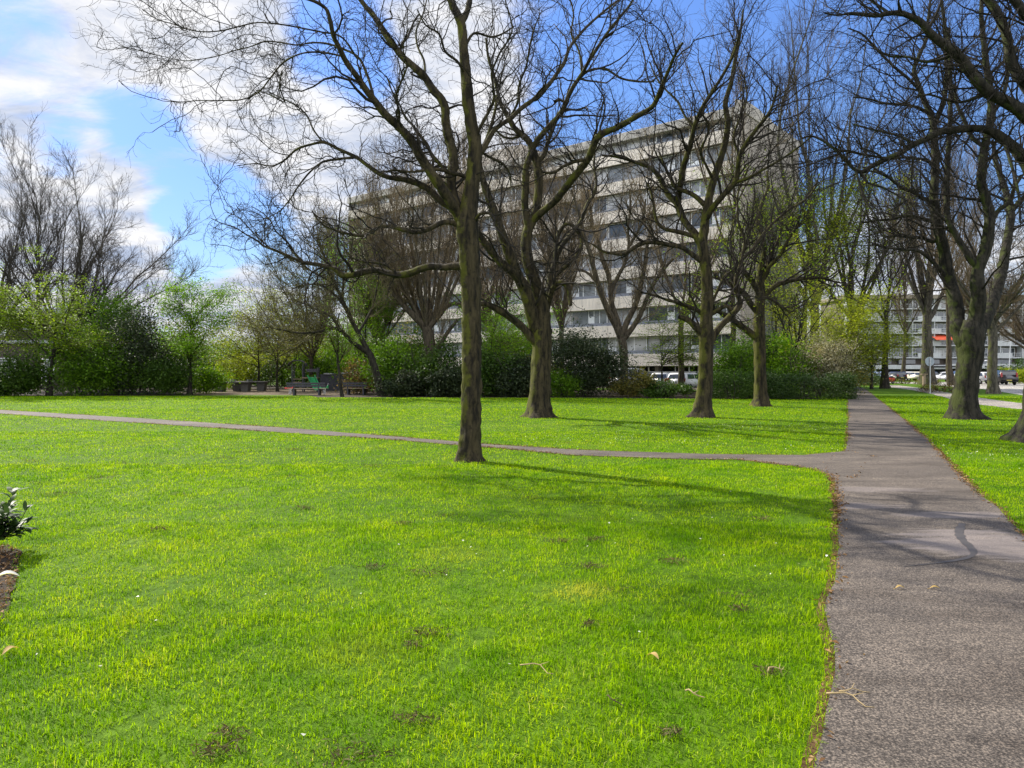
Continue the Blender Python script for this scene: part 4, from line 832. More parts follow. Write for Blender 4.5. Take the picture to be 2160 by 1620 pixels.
# ------------------------------------------------------------------ flats across the road on the right, house at far left
M['flat_white'] = concrete('flat_white', (.46, .46, .46), .2); M['flat_brick'] = concrete('flat_brick', (.12, .095, .08), .15)
M['flat_grey'] = concrete('flat_grey', (.36, .37, .40), .15)
M['awning'] = plain('awning', (.75, .12, .05), .7, var=.08)
def far_flats():
    x0, D, L_ = 76, 168, 70
    root = thing('apartment_building', 'far block of flats with white balconies and an orange awning across the road', 'building', (x0, D, 0))
    sh = 2.78; z1 = 4.6
    MB().box(0, L_, 2, 14, 0, 18.0).build('wall', M['flat_brick'], root)
    MB().box(-.6, L_+.6, -.2, 14.2, 18.0, 18.9).build('roof', M['soffit'], root, bevel=.05)
    MB().box(.2, L_-.2, 1.6, 1.98, 0, 2.0).build('ground_floor_wall', M['dark'], root)
    cp = MB(); cp.box(-4, L_*.33, -1.2, 1.5, 2.0, 2.95); cp.box(L_*.33+.05, L_, -1.4, 1.5, 2.15, 3.2); cp.build('canopy', M['flat_white'], root, bevel=.04)
    for x in (1, 6, 12, 17, 23, 29, 36, 43, 50): MB().box(x, x+.35, -.8, -.4, 0, 2.0).build('pier', M['flat_grey'], root)
    for x, n in ((18.5, 8), (30.5, 4)): MB().box(x, x+n, -1.45, -1.405, 2.4, 2.75).build('sign_board', M['dark'], root)
    for k in range(5):
        z = z1 + k*sh
        MB().box(0, L_, 0, 1.98, z-.12, z+.14).build('balcony_slab', M['flat_white'], root)
        rl = MB(); n = 13
        for j in range(n):
            x = j*L_/n
            if j % 3 == 0: rl.box(x+.05, x+L_/n-.05, .03, .08, z+.14, z+1.1)
            else:
                rl.box(x, x+L_/n, .03, .07, z+1.02, z+1.1); rl.box(x, x+L_/n, .03, .07, z+.55, z+.6)
                for q in range(6): rl.box(x+q*.9, x+q*.9+.05, .0, .029, z+.14, z+1.02)
        rl.build('railing', M['flat_white'], root)
        for j in range(14):
            x = .3 + j*L_/14; MB().box(x-.3, x-.12, .1, 1.98, z+.14, z+sh-.14).build('partition', M['flat_white'], root)
            f = MB(); f.box(x+.3, x+4.2, 1.9, 1.98, z+.3, z+.4); f.box(x+.3, x+4.2, 1.9, 1.98, z+2.2, z+2.3)
            for q in (.3, 1.3, 2.9, 4.1): f.box(x+q, x+q+.1, 1.901, 1.979, z+.4, z+2.2)
            w = f.build('window', M['frame_white'], root); MB().box(x+.4, x+4.1, 1.93, 1.95, z+.4, z+2.2).build('pane', M['pane_dark'] if (j*7+k*3) % 4 else M['pane_curtain'], w)
    f = MB()
    for x in np.arange(1.5, L_-3, 5.5): f.box(x, x+3.8, 1.2, 1.5, 3.25, 4.2)
    f.build('shop_window', M['pane_dark'], root)
    ax = X(1967, D) - x0; zt = EYE + (HZ-705)/F*D
    MB().poly([(ax, 1.9, zt), (ax+4.4, 1.9, zt), (ax+4.4, -1.2, zt-1.1), (ax, -1.2, zt-1.1)]).poly([(ax, -1.2, zt-1.1), (ax+4.4, -1.2, zt-1.1), (ax+4.4, -1.2, zt-1.35), (ax, -1.2, zt-1.35)]).build('awning', M['awning'], root)
far_flats()
def left_house():
    root = thing('house', 'low dark brown house with a pale flat roof edge behind the left shrubs', 'house', (X(-40, 72), 72, 0), R(-4))
    M['brown_wall'] = concrete('brown_wall', (.05, .036, .028), .2)
    MB().box(0, 10, 0, 9, 0, 7.1).build('wall', M['brown_wall'], root)
    MB().box(-.3, 10.3, -.4, 9.3, 7.1, 7.6).build('roof', M['flat_grey'], root)
    MB().box(-.1, 10.1, -.3, -.02, 4.3, 4.6).build('eaves_board', M['flat_grey'], root)
    for x, z, w, h in ((1.2, 5.1, 1.4, 1.4), (4.4, 5.6, .7, .8), (7.5, 5.1, 1.8, 1.4), (1.4, 1.0, 2.2, 1.9), (6.2, .6, 1.3, 2.2)):
        f = MB(); f.box(x, x+w, -.08, -.01, z, z+.08); f.box(x, x+w, -.08, -.01, z+h-.08, z+h); f.box(x, x+.08, -.078, -.012, z+.08, z+h-.08); f.box(x+w-.08, x+w, -.078, -.012, z+.08, z+h-.08)
        o = f.build('window', M['frame_white'], root); MB().box(x+.08, x+w-.08, -.05, -.03, z+.08, z+h-.08).build('pane', M['pane_mid'], o)
left_house()

# ------------------------------------------------------------------ cars, scooter, posts, sign
def paint(name, c): return plain('paint_' + name, c, .28, .0, .05, 2, coat=.8)
PAINT = {k: paint(k, c) for k, c in dict(white=(.55, .55, .55), silver=(.42, .43, .44), black=(.015, .015, .018), darkblue=(.02, .03, .06), grey=(.10, .105, .115), skyblue=(.28, .36, .52), beige=(.5, .47, .36), red=(.5, .02, .015)).items()}
M['car_glass'] = glass('car_glass', (.03, .035, .04), .04); M['tyre'] = plain('tyre', (.015, .015, .015), .9); M['rim'] = plain('rim', (.35, .35, .36), .35, .8, .08)
M['tail_red'] = plain('tail_red', (.22, .012, .01), .25, var=.1); M['head_clear'] = plain('head_clear', (.6, .6, .58), .15, var=.05); M['plate'] = plain('plate', (.34, .27, .05), .5, var=.05)
M['steel'] = plain('steel', (.38, .39, .40), .45, .5, .15); M['post_white'] = plain('post_white', (.72, .72, .70), .5, var=.08)
def car(label, px, D, rz, col, kind='hatch', group=None):
    root = thing('parked_car', label, 'car', (X(px, D), D, 0.016), R(rz), group); p = PAINT[col]
    prof = {'hatch': [(-1.95,.34),(-2.0,.72),(-1.94,.96),(-1.72,1.40),(-1.5,1.48),(0.0,1.48),(.42,1.38),(1.02,.98),(1.72,.84),(1.98,.64),(2.0,.34)],
            'suv': [(-2.2,.4),(-2.24,.85),(-2.2,1.12),(-2.02,1.60),(-1.8,1.68),(0.0,1.69),(.4,1.6),(1.0,1.14),(1.95,1.0),(2.2,.8),(2.22,.4)],
            'van': [(-2.2,.36),(-2.22,.85),(-2.2,1.05),(-2.12,1.78),(-1.95,1.86),(.6,1.84),(1.0,1.70),(1.5,1.08),(2.0,.92),(2.2,.7),(2.2,.36)]}[kind]
    H = max(z for _, z in prof); bl = prof[2][1]; hw = .87 if kind == 'hatch' else .92
    ins = lambda z: max(0, (z - bl))/(H - bl)*.17
    MB().prism_y(prof, -hw, hw, ins).build('body', p, root, bevel=.045, seg=2, smooth=True)
    def side_pt(x, z, s): return (x, s*(hw - ins(z) + .006), z)
    z0, z1 = bl+.05, H-.12; a, b_ = prof[3][0]+.12, prof[6][0]-.02
    for s in (-1, 1):
        wm = MB()
        wm.poly([side_pt(prof[2][0]+.28, z0, s), side_pt(-.45, z0, s), side_pt(-.45, z1, s), side_pt(a+.1, z1, s)])
        wm.poly([side_pt(-.37, z0, s), side_pt(prof[7][0]-.2, z0, s), side_pt(b_, z1, s), side_pt(-.37, z1, s)])
        wm.build('side_window', M['car_glass'], root)
    def slope(i, j, f0, f1, name):                 # a pane lying on the slope between two outline points
        (xa, za), (xb, zb) = prof[i], prof[j]; dx, dz = xb-xa, zb-za; ln = math.hypot(dx, dz); nx, nz = -dz/ln*.008, dx/ln*.008
        if nx*(xa) < 0: nx, nz = -nx, -nz
        P0 = (xa+dx*f0+nx, za+dz*f0+abs(nz)); P1 = (xa+dx*f1+nx, za+dz*f1+abs(nz)); w0 = hw-ins(P0[1])-.08; w1 = hw-ins(P1[1])-.1
        MB().poly([(P0[0], -w0, P0[1]), (P0[0], w0, P0[1]), (P1[0], w1, P1[1]), (P1[0], -w1, P1[1])]).build(name, M['car_glass'], root)
    slope(2, 3, .12, .9, 'rear_window'); slope(7, 6, .08, .95, 'windscreen')
    for s in (-1, 1):
        MB().box(prof[1][0]-.015, prof[1][0]+.12, s*(hw-.16)-.09, s*(hw-.16)+.09, bl-.22, bl+.28 if kind != 'hatch' else bl+.08).build('tail_light', M['tail_red'], root, bevel=.02)
        MB().box(prof[9][0]-.2, prof[9][0]+.01, s*(hw-.24)-.15, s*(hw-.24)+.15, .62, .78).build('headlight', M['head_clear'], root, bevel=.02)
        MB().box(.62, .8, s*(hw+.02)-.02, s*(hw+.18)+.02, bl+.02, bl+.16).build('mirror', p, root, bevel=.02)
        for x in (-1.25, 1.3):
            w = MB().disc((x, s*(hw-.09), .315), (0, 1, 0), .315, .2, 20).build('wheel', M['tyre'], root, bevel=.02)
            MB().disc((x, s*(hw+.015), .315), (0, 1, 0), .2, .03, 14).build('rim', M['rim'], w)
    MB().box(prof[0][0]-.07, prof[0][0]-.02, -.26, .26, .5, .61).build('number_plate', M['plate'], root)
    MB().box(prof[0][0]-.05, prof[0][0]+.1, -hw+.05, hw-.05, .36, .48).build('bumper', M['tyre'], root)
    return root
fl = math.degrees(math.atan2(-.637, .771))
gA = 'cars parked under the apartment slab'
car('white car half hidden by bushes beside the flared tree trunk', 1170, 62.5, fl+90, 'white', 'hatch', gA)
car('white van showing between two thin stems behind the dark holly bush', 1331, 61.5, fl+92, 'white', 'van', gA)
car('dark blue car parked between the white van and a silver hatchback', 1371, 62.0, fl+90, 'darkblue', 'hatch', gA)
car('silver hatchback with red tail light, second from the bare trunk', 1414, 60.5, fl+88, 'silver', 'hatch', gA)
car('white hatchback seen from behind, closest to the bare trunk with side stubs', 1450, 59.5, fl+90, 'white', 'hatch', gA)
gB = 'cars parked across the road'
car('pale blue car parked at the far end, left of a thin tree trunk', 1841, 120, 170, 'skyblue', 'hatch', gB)
car('black car just right of the thin tree trunk at the path end', 1887, 118, 95, 'black', 'hatch', gB)
car('white car in the far row before the wide shop canopy', 1912, 122, 110, 'white', 'hatch', gB)
car('beige car in the far row left of the round sign', 1934, 118, 105, 'beige', 'hatch', gB)
car('dark blue car in the far row partly behind the sign pole', 1955, 124, 95, 'darkblue', 'hatch', gB)
car('white car beside the white lamp pole near the road', 1992, 108, 165, 'white', 'hatch', gB)
car('silver car between white pole and knobbly tree trunk', 2024, 106, 170, 'silver', 'suv', gB)
car('white car just right of the knobbly tree trunk', 2062, 92, 100, 'white', 'hatch', gB)
car('grey car half hidden by the slim trunk beside the road', 2086, 93, 96, 'grey', 'hatch', gB)
car('black high car seen from behind with a glowing red tail light', 2114, 86, 74, 'black', 'suv', gB)

def scooter():
    D = 92; root = thing('motor_scooter', 'small red motor scooter parked by the thin tree trunk', 'scooter', (X(1876, D), D, 0), R(200))
    MB().prism_y([(-.75,.45),(-.7,.75),(-.1,.78),(-.05,.4),(.3,.36),(.42,.95),(.5,.95),(.42,.3),(-.1,.26),(-.6,.3)], -.17, .17).build('body', PAINT['red'], root, bevel=.04, seg=2)
    MB().box(-.72, -.08, -.15, .15, .79, .88).build('seat', M['tyre'], root, bevel=.03)
    MB().tube([(.46, -.34, 1.02), (.46, .34, 1.02)], .02).build('handlebar', M['tyre'], root)
    MB().poly([(.5, -.22, 1.0), (.5, .22, 1.0), (.42, .18, 1.38), (.42, -.18, 1.38)]).build('windshield', M['head_clear'], root)
    MB().box(-.98, -.74, -.17, .17, .72, 1.0).build('top_box', PAINT['beige'], root, bevel=.03)
    for x in (-.55, .55):
        w = MB().disc((x, 0, .24), (0, 1, 0), .24, .1, 18).build('wheel', M['tyre'], root); MB().disc((x, 0, .24), (0, 1, 0), .14, .12, 12).build('rim', M['rim'], w)
scooter()
def posts():
    D = 53.6; t = thing('road_sign', 'grey back of a round traffic sign on a pole beside the cycle path', 'sign', (X(1962, D), D, 0))
    MB().tube([(0, 0, 0), (0, 0, 2.62)], .038, 10).build('pole', M['steel'], t)
    M['sign_back'] = plain('sign_back', (.20, .23, .26), .5, .3, .1)
    MB().disc((0, .05, 2.32), (0, 1, 0), .33, .02, 32).build('sign_plate', M['sign_back'], t)
    m = MB(); m.box(-.07, .07, -.05, .03, 2.18, 2.22); m.box(-.07, .07, -.05, .03, 2.42, 2.46); m.build('bracket', M['steel'], t)
    D = 101; t = thing('lamp_post', 'tall white lamp pole standing against a brown trunk by the road', 'lamp post', (X(2001, D), D, 0))
    MB().tube([(0, 0, 0), (0, 0, 6.4)], .15, 10, .10).build('pole', M['post_white'], t); MB().tube([(0, 0, 6.38), (-.5, 0, 6.7), (-1.2, 0, 6.75)], .05).build('lamp_head', M['steel'], t)
    D = 105; t = thing('lamp_post', 'leaning thin grey lamp post right of the black high car', 'lamp post', (X(2127, D), D, 0))
    MB().tube([(0, 0, 0), (.35, 0, 6.2)], .08, 8, .05).build('pole', M['steel'], t); MB().tube([(.35, 0, 6.18), (.2, -.2, 6.3), (-.2, -.5, 6.32)], .05).build('lamp_head', M['steel'], t)
    D = 110; t = thing('lamp_post', 'short street lamp with a flat head between two trunks by the road', 'lamp post', (X(2083, D), D, 0))
    MB().tube([(0, 0, 0), (0, 0, 3.1)], .07, 8).build('pole', M['post_white'], t); MB().disc((0, 0, 3.18), (0, 0, 1), .42, .16, 16, .3).build('lamp_head', M['flat_grey'], t)
    D = 100; t = thing('bollard', 'thin white marker post left of the far parked cars', 'post', (X(1828, D), D, 0))
    MB().tube([(0, 0, 0), (0, 0, 2.5)], .06, 8).build('pole', M['post_white'], t); MB().tube([(0, 0, 2.5), (0, 0, 2.75)], .09, 8).build('cap', M['steel'], t)
    D = 78; t = thing('bollard', 'short wooden post with a flat top left of the round sign', 'post', (X(1949, D), D, 0))
    M['wood'] = plain('wood', (.17, .125, .08), .8, var=.3, scale=6)
    MB().box(-.12, .12, -.12, .12, 0, 1.25).build('post', M['wood'], t); MB().box(-.3, .3, -.2, .2, 1.25, 1.33).build('cap', M['wood'], t)
posts()

# ------------------------------------------------------------------ playground behind the lawn
def playground():
    M['slide_green'] = plain('slide_green', (.02, .22, .06), .35, var=.1); M['play_dark'] = plain('play_dark', (.03, .028, .035), .7)
    M['table_stone'] = concrete('table_stone', (.10, .092, .08), .2); M['shed'] = concrete('shed', (.06, .06, .07), .2)
    for px, D, lab in ((492, 58, 'concrete table tennis table, nearer one by the dark tree'), (527, 60, 'concrete table tennis table, farther one beside the thin young trunk')):
        t = thing('table_tennis_table', lab, 'table', (X(px, D), D, 0), R(6), 'table tennis tables in the play area')
        MB().box(-1.37, 1.37, -.76, .76, .70, .80).build('tabletop', M['table_stone'], t, bevel=.02)
        for s in (-1, 1): MB().prism_y([(s*.95-.24, 0), (s*.95+.24, 0), (s*.95+.34, .70), (s*.95-.34, .70)], -.5, .5).build('leg', M['table_stone'], t)
        MB().box(-.02, .02, -.8, .8, .80, .95).build('net', M['steel'], t)
    t = thing('play_tower', 'dark play tower with a green slide and arched roof', 'play tower', (X(646, 58), 58, 0), R(8))
    for x in (-1.0, -.2, .9):
        for y in (-.5, .5): MB().box(x-.045, x+.045, y-.045, y+.045, 0, 2.2 if x < -.1 else 1.9).build('post', M['play_dark'], t)
    MB().box(-.25, .95, -.55, .55, 1.05, 1.15).build('deck', M['wood'], t)
    rf = MB(); arc = [(-1.25 + .6 + .68*math.cos(a), 2.05 + .45*math.sin(a)) for a in np.linspace(math.pi, 0, 9)]
    rf.prism_y(arc + [(x, z-.07) for x, z in arc[::-1]], -.65, .65); rf.build('roof', M['play_dark'], t)
    MB().box(-.2, -.14, -.5, .5, 1.15, 1.85).build('side_panel', M['play_dark'], t); MB().box(.1, .85, -.56, -.50, 1.55, 1.8).build('side_panel', M['play_dark'], t)
    sl = MB(); sl.poly([(.22, -.58, 1.15), (.68, -.58, 1.15), (1.35, -2.3, .18), (.89, -2.3, .18)]); o = sl.build('slide', M['slide_green'], t)
    s2 = MB(); s2.tube([(.17, -.58, 1.28), (.87, -2.3, .3)], .05); s2.tube([(.71, -.58, 1.28), (1.38, -2.3, .3)], .05); s2.build('slide_rail', M['slide_green'], t)
    la = MB()
    for q in range(4): la.box(-1.0, -.3, -.4+.01*q, -.3, .25+q*.24, .31+q*.24)
    la.build('ladder', M['wood'], t)
    def bench(px, D, lab, rz=0, w=1.9):
        t = thing('park_bench', lab, 'bench', (X(px, D), D, 0), R(rz), 'wooden benches by the play area')
        m = MB(); m.box(-w/2, w/2, -.22, -.08, .42, .47); m.box(-w/2, w/2, -.05, .09, .42, .47); m.box(-w/2, w/2, .12, .24, .42, .47); m.build('seat', M['wood'], t)
        m = MB(); m.box(-w/2, w/2, -.33, -.29, .58, .70); m.box(-w/2, w/2, -.36, -.32, .74, .86); m.build('backrest', M['play_dark'], t)
        for s in (-1, 1):
            m = MB(); m.box(s*w*.32-.05, s*w*.32+.05, -.26, .2, 0, .42); m.box(s*w*.32-.04, s*w*.32+.04, -.29, -.23, .425, .85); m.build('leg', M['play_dark'], t)
    bench(648, 49.6, 'wooden bench standing in front of the green slide', 0, 2.6)
    bench(752, 50.5, 'low wooden bench left of the leaning two stemmed tree', -6, 1.7)
    t = thing('shed', 'low dark grey shed with a pale lid behind the slim leaning sapling', 'shed', (X(716, 62), 62, 0))
    MB().box(-1.4, 1.5, -.8, .8, 0, 1.35).build('wall', M['shed'], t); MB().box(-1.1, -.4, -.9, .9, 1.352, 1.45).build('lid', M['flat_white'], t); MB().prism_y([(.2, 1.352), (1.7, 1.5), (1.7, 1.6), (.2, 1.5)], -.9, .9).build('lid', M['flat_white'], t)
    for px, lab, c in ((612, 'red spring rider at the left end of the front bench', 'red'), (684, 'small pale green spring rider right of the front bench', 'skyblue')):
        t = thing('spring_rider', lab, 'play equipment', (X(px, 51.5), 51.5, 0))
        MB().prism_y([(-.35,.38),(-.38,.5),(-.15,.47),(.15,.47),(.24,.66),(.32,.62),(.28,.38)], -.1, .1).build('body', PAINT['red'] if c == 'red' else M['slide_green'], t, bevel=.03)
        MB().tube([(.09*math.cos(a), .09*math.sin(a), .4*a/25) for a in np.linspace(0, 25, 50)], .018, 5).build('spring', M['steel'], t)
        MB().tube([(.3, -.2, .72), (.3, .2, .72)], .02).build('handle', M['steel'], t)
playground()
# ------------------------------------------------------------------ background trees
T3 = lambda n1, n2, n3, L=2.2, up=.12, a=.55, k=1.0, w=.16: [dict(n=n1, L=L, ang=a, S_=7, wig=w, up=up, rmax=.045*k, rtip=.012*k, tmin=.1, K=4, src='limb', rf=.55),
      dict(n=n2, L=L*.5, ang=a, S_=5, wig=w*1.2, up=up*.7, rmax=.018*k, rtip=.008*k, K=3, src='both', rf=.6),
      dict(n=n3, L=L*.26, ang=a*.95, S_=4, wig=w*1.3, up=up*.4, rmax=.011*k, rtip=.006*k, K=3)]
gl = 'bare trees behind the left shrubs'
grown_tree('tall bare fan shaped tree cut by the left picture edge', -14, 63, 15.5, 5.5, .36, T3(150, 1000, 3400, 2.2, .14), 201, M['bark_grey'], M['twig_grey'], nst=11, spread=.5, stem_len=9.5, stem_up=.06, leader=False, group=gl)
grown_tree('tall narrow bare tree near the left edge with a straight main stem', 78, 66, 19.0, 6, .26, T3(170, 1200, 4000, 2.0, .18), 202, M['bark_grey'], M['twig_grey'], nst=12, stem_len=8, spread=.42, stem_up=.12, group=gl)
grown_tree('bare tree with a wide rounded crown above the light green layered foliage', 140, 62, 16.5, 4.4, .30, T3(420, 3200, 10000, 2.0, .10), 203, M['bark_grey'], M['twig_grey'], nst=22, spread=.55, stem_up=.05, stem_len=11.5, leader=False, group=gl)
grown_tree('small bare tree showing between the rounded crown and the young green tree', 310, 70, 8, 3, .15, T3(60, 500, 1500, 1.6, .08), 204, M['bark_grey'], M['twig_grey'], nst=6, spread=.7, stem_up=.05, leader=False, group=gl)

# leaning two-stemmed tree and other trees along the shrub bed, traced from the photograph
TW_BED = [dict(n=120, L=2.4, ang=.65, S_=8, wig=.2, up=.12, rmax=.035, rtip=.010, tmin=.15, K=4, src='limb', rf=.55),
          dict(n=1000, L=1.2, ang=.7, S_=6, wig=.24, up=.08, rmax=.015, rtip=.007, K=3, src='both', rf=.6),
          dict(n=3600, L=.6, ang=.7, S_=4, wig=.26, up=.06, rmax=.010, rtip=.0055, K=3)]
gm_ = 'trees of the shrub bed before the apartment slab'
traced_tree('dark tree leaning left with two stems, beside the play area', 47.5, (806, 833), [
    [(808,834,11),(803,825,9.5),(797,800,8.5),(788,770,8),(780,748,7.5),(775,740,7)],
    [(778,745,6.5),(768,725,5.8),(756,702,5.2),(744,680,4.8),(732,655,4.4),(722,632,4),(712,610,3.6),(700,585,3.2),(690,560,2.8),(680,530,2.2),(668,500,1.8)],
    [(774,742,5.5),(758,732,5),(742,720,4.6),(730,708,4.2),(718,696,3.6),(700,692,3),(680,698,2.6),(655,702,2.2),(625,702,1.8),(590,695,1.4),(560,690,1)],
    [(718,696,3),(705,675,2.8),(690,662,2.4),(665,652,2),(640,640,1.8),(615,632,1.4)],
    [(735,660,3),(715,632,2.6),(695,612,2.2),(672,600,2),(640,602,1.6),(615,610,1.2)],
    [(722,632,2.8),(724,600,2.4),(732,565,2),(740,530,1.6),(745,500,1.2)],
    [(756,702,3),(775,670,2.6),(788,640,2.2),(795,605,1.8),(800,575,1.4)],
    [(712,610,2.6),(690,590,2.2),(662,575,1.8),(640,560,1.4),(610,548,1)],
    ], TW_BED, 301, M['bark_dark'], M['twig_olive'], dict(n=1700, size=.09, mat=M['leaf_olive'], spread=.12, up=.5), gm_, .6, .6)
traced_tree('slim dark sapling with a curved stem at the lawn edge by the play area', 46.5, (722, 832), [
    [(722,833,4),(719,820,3.2),(717,800,2.8),(714,775,2.6),(712,750,2.4),(713,720,2),(710,690,1.6),(716,660,1.2)],
    [(713,752,2),(705,735,1.6),(698,715,1.2)], [(714,770,1.8),(722,752,1.4),(730,735,1.1)]],
    [dict(n=40, L=1.1, ang=.6, S_=5, wig=.2, up=.1, rmax=.014, rtip=.006, K=3, src='limb'), dict(n=250, L=.5, ang=.7, S_=4, wig=.2, up=.05, rmax=.008, rtip=.005, K=3)],
    302, M['bark_dark'], M['twig_olive'], dict(n=700, size=.10, mat=M['leaf_mid'], spread=.12, up=.6), gm_, .5, .4)
TW_FAST = [dict(n=200, L=2.6, ang=.45, S_=8, wig=.12, up=.22, rmax=.035, rtip=.011, tmin=.1, K=4, src='limb', rf=.6),
           dict(n=2600, L=1.3, ang=.5, S_=5, wig=.17, up=.16, rmax=.016, rtip=.008, K=3, src='both', rf=.6),
           dict(n=9000, L=.6, ang=.55, S_=4, wig=.2, up=.12, rmax=.010, rtip=.006, K=3)]
def fan(px0, y0, x0, x1, ytop, n, r0, seed):
    r = np.random.default_rng(seed); out = []
    for i in range(n):
        tx = x0 + (x1-x0)*(i+.5)/n + r.normal(0, 6); ty = ytop + 55*abs((i+.5)/n*2-1)**2 + r.normal(0, 10); mx = px0 + (tx-px0)*.62
        rr = r0*r.uniform(.75, 1.1)
        out.append([r.uniform(-.35, .35), (px0 + (tx-px0)*.06, y0, rr), (px0 + (tx-px0)*.33, y0 + (ty-y0)*.17 + r.normal(0, 5), rr*.85), (mx + r.normal(0, 3), y0 + (ty-y0)*.42, rr*.62), (tx - (tx-px0)*.12, y0 + (ty-y0)*.7, rr*.4), (tx, ty, rr*.18)])
    return out
traced_tree('many stemmed bare tree fanning up before the left half of the slab', 51, (912, 830), [
    [(914,832,13),(910,810,11),(906,780,10.5),(906,750,11),(905,715,12),(900,690,11)],
    [(912,760,6),(925,735,5),(945,700,4),(965,675,3)], [(900,700,7),(880,670,6.2),(855,648,5.4),(830,615,4.6),(812,590,3.6),(800,560,2.8)],
    [(905,690,6),(925,668,5.2),(945,645,4.6),(962,640,4),(980,655,2.6)]]
    + fan(902, 690, 745, 1010, 405, 15, 5.2, 7), TW_FAST, 303, M['bark_brown'], M['twig_brown'], dict(n=2600, size=.085, mat=M['leaf_bud'], spread=.12, up=.2), gm_, .4, .5)
grown_tree('dense brown twiggy tree at the left end of the slab', 800, 58, 14.2, 3.5, .22, T3(320, 2700, 8500, 1.9, .16, .5, 1.0, .14), 311, M['bark_brown'], M['twig_brown'], nst=13, spread=.5, stem_up=.12, stem_len=10, leader=False, group=gm_, leaf_spec=dict(n=2600, size=.09, mat=M['leaf_bud'], spread=.15))
grown_tree('rounded bare tree with olive buds left of the slab above the play area', 655, 64, 13.5, 3.2, .2, T3(220, 1600, 5200, 2.0, .10, .6), 312, M['bark_brown'], M['twig_olive'], nst=12, spread=.62, stem_up=.08, stem_len=10, leader=False, group=gm_, leaf_spec=dict(n=2800, size=.09, mat=M['leaf_olive'], spread=.15))
grown_tree('brown budding tree whose crown tops the roof line left of the flared tree', 1040, 62, 17.5, 5, .24, T3(340, 2600, 8500, 2.2, .18, .5, 1.0, .14), 313, M['bark_brown'], M['twig_brown'], nst=13, spread=.48, stem_up=.14, stem_len=12.5, leader=False, group=gm_, leaf_spec=dict(n=1500, size=.09, mat=M['leaf_bud'], spread=.15))
grown_tree('brown bare tree rising to the roof right of the flared tree', 1185, 61, 19.5, 6, .26, T3(320, 2400, 7800, 2.3, .18, .5, 1.0, .14), 314, M['bark_brown'], M['twig_brown'], nst=12, spread=.46, stem_up=.14, stem_len=13.5, leader=False, group=gm_, leaf_spec=dict(n=900, size=.09, mat=M['leaf_bud'], spread=.15))
traced_tree('grey forked tree standing close before the middle of the slab', 50, (1318, 830), [
    [(1318,832,10),(1317,800,8.5),(1316,760,8.5),(1314,730,9),(1310,705,9)],
    [(1312,715,7.5),(1300,690,7),(1285,660,6.4),(1272,630,6),(1262,600,5.5),(1252,565,5),(1245,535,4.4),(1232,500,3.8),(1225,465,3),(1215,430,2.4),(1205,400,1.8)],
    [(1312,705,6.5),(1300,670,6),(1290,640,5.6),(1288,605,5.2),(1280,570,5),(1270,545,4.6),(1262,510,4.2),(1250,480,3.6),(1246,440,2.8),(1240,400,2)],
    [(1314,705,7),(1322,680,6.4),(1335,655,6),(1345,630,5.6),(1352,600,5),(1360,560,4.4),(1365,520,3.6),(1372,480,2.8),(1378,440,2)],
    [(1316,715,6),(1335,690,5.6),(1350,665,5),(1362,635,4.4),(1375,605,3.8),(1395,575,3),(1420,545,2.2)],
    [(1288,620,4.4),(1300,590,4),(1318,555,3.6),(1326,520,3.2),(1325,480,2.8),(1330,440,2.2),(1328,400,1.6)],
    [(1326,520,3.2),(1345,490,2.8),(1358,455,2.4),(1362,420,1.8)],
    [(1262,600,3.4),(1245,580,3),(1222,568,2.4),(1200,570,1.8)]],
    [dict(n=150, L=2.2, ang=.55, S_=7, wig=.16, up=.14, rmax=.03, rtip=.010, K=4, src='limb'), dict(n=1100, L=1.1, ang=.6, S_=5, wig=.2, up=.08, rmax=.014, rtip=.007, K=3, src='both'),
     dict(n=3400, L=.5, ang=.65, S_=4, wig=.24, up=.05, rmax=.009, rtip=.0055, K=3)], 304, M['bark_brown'], M['twig_brown'], dict(n=1000, size=.085, mat=M['leaf_bud'], spread=.1), gm_, .4, .6)
grown_tree('tall thin bare tree behind the two right lawn trees, before the slab end', 1545, 56, 27, 8, .26, T3(70, 450, 1300, 2.4, .2, .5, .85), 315, M['bark_brown'], M['twig_brown'], nst=7, spread=.42, stem_up=.16, stem_len=14, leader=True, group=gm_, leaf_spec=dict(n=2200, size=.12, mat=M['leaf_lime'], spread=.35, zmax=17, up=.8))
grown_tree('bare tree with upright branches covering the slab corner', 1440, 57, 21, 6, .25, T3(80, 550, 1500, 2.3, .18, .5, .85), 316, M['bark_brown'], M['twig_brown'], nst=7, spread=.5, stem_up=.15, stem_len=13.5, leader=False, group=gm_, leaf_spec=dict(n=1500, size=.10, mat=M['leaf_bud'], spread=.25))
grown_tree('slim dark tree bare below with few limbs right of the hedge trunk', 1665, 50, 9.5, 3.6, .13, T3(40, 260, 800, 1.6, .1, .6), 317, M['bark_dark'], M['twig'], nst=6, spread=.6, lean=(.5, 0), stem_up=.08, leader=False, group=gm_, leaf_spec=dict(n=700, size=.11, mat=M['leaf_lime'], spread=.2, up=.8))
gp_ = 'tall poplars beside the slab end'
grown_tree('tall poplar with a single straight stem touching the slab end wall', 1703, 74, 37, 9, .30, T3(90, 600, 1800, 3.0, .2, .42, .8), 321, M['bark_grey'], M['twig_grey'], nst=9, spread=.32, stem_up=.2, stem_len=13, group=gp_)
grown_tree('stout poplar splitting into several steep stems above lime green leaves', 1722, 66, 31, 8, .50, T3(140, 900, 2600, 2.6, .18, .45, .9), 322, M['bark_grey'], M['twig_grey'], nst=9, spread=.33, stem_up=.14, stem_len=23, leader=False, group=gp_, leaf_spec=dict(n=13000, size=.18, mat=M['leaf_yellow'], spread=.5, zmax=18, up=.9))
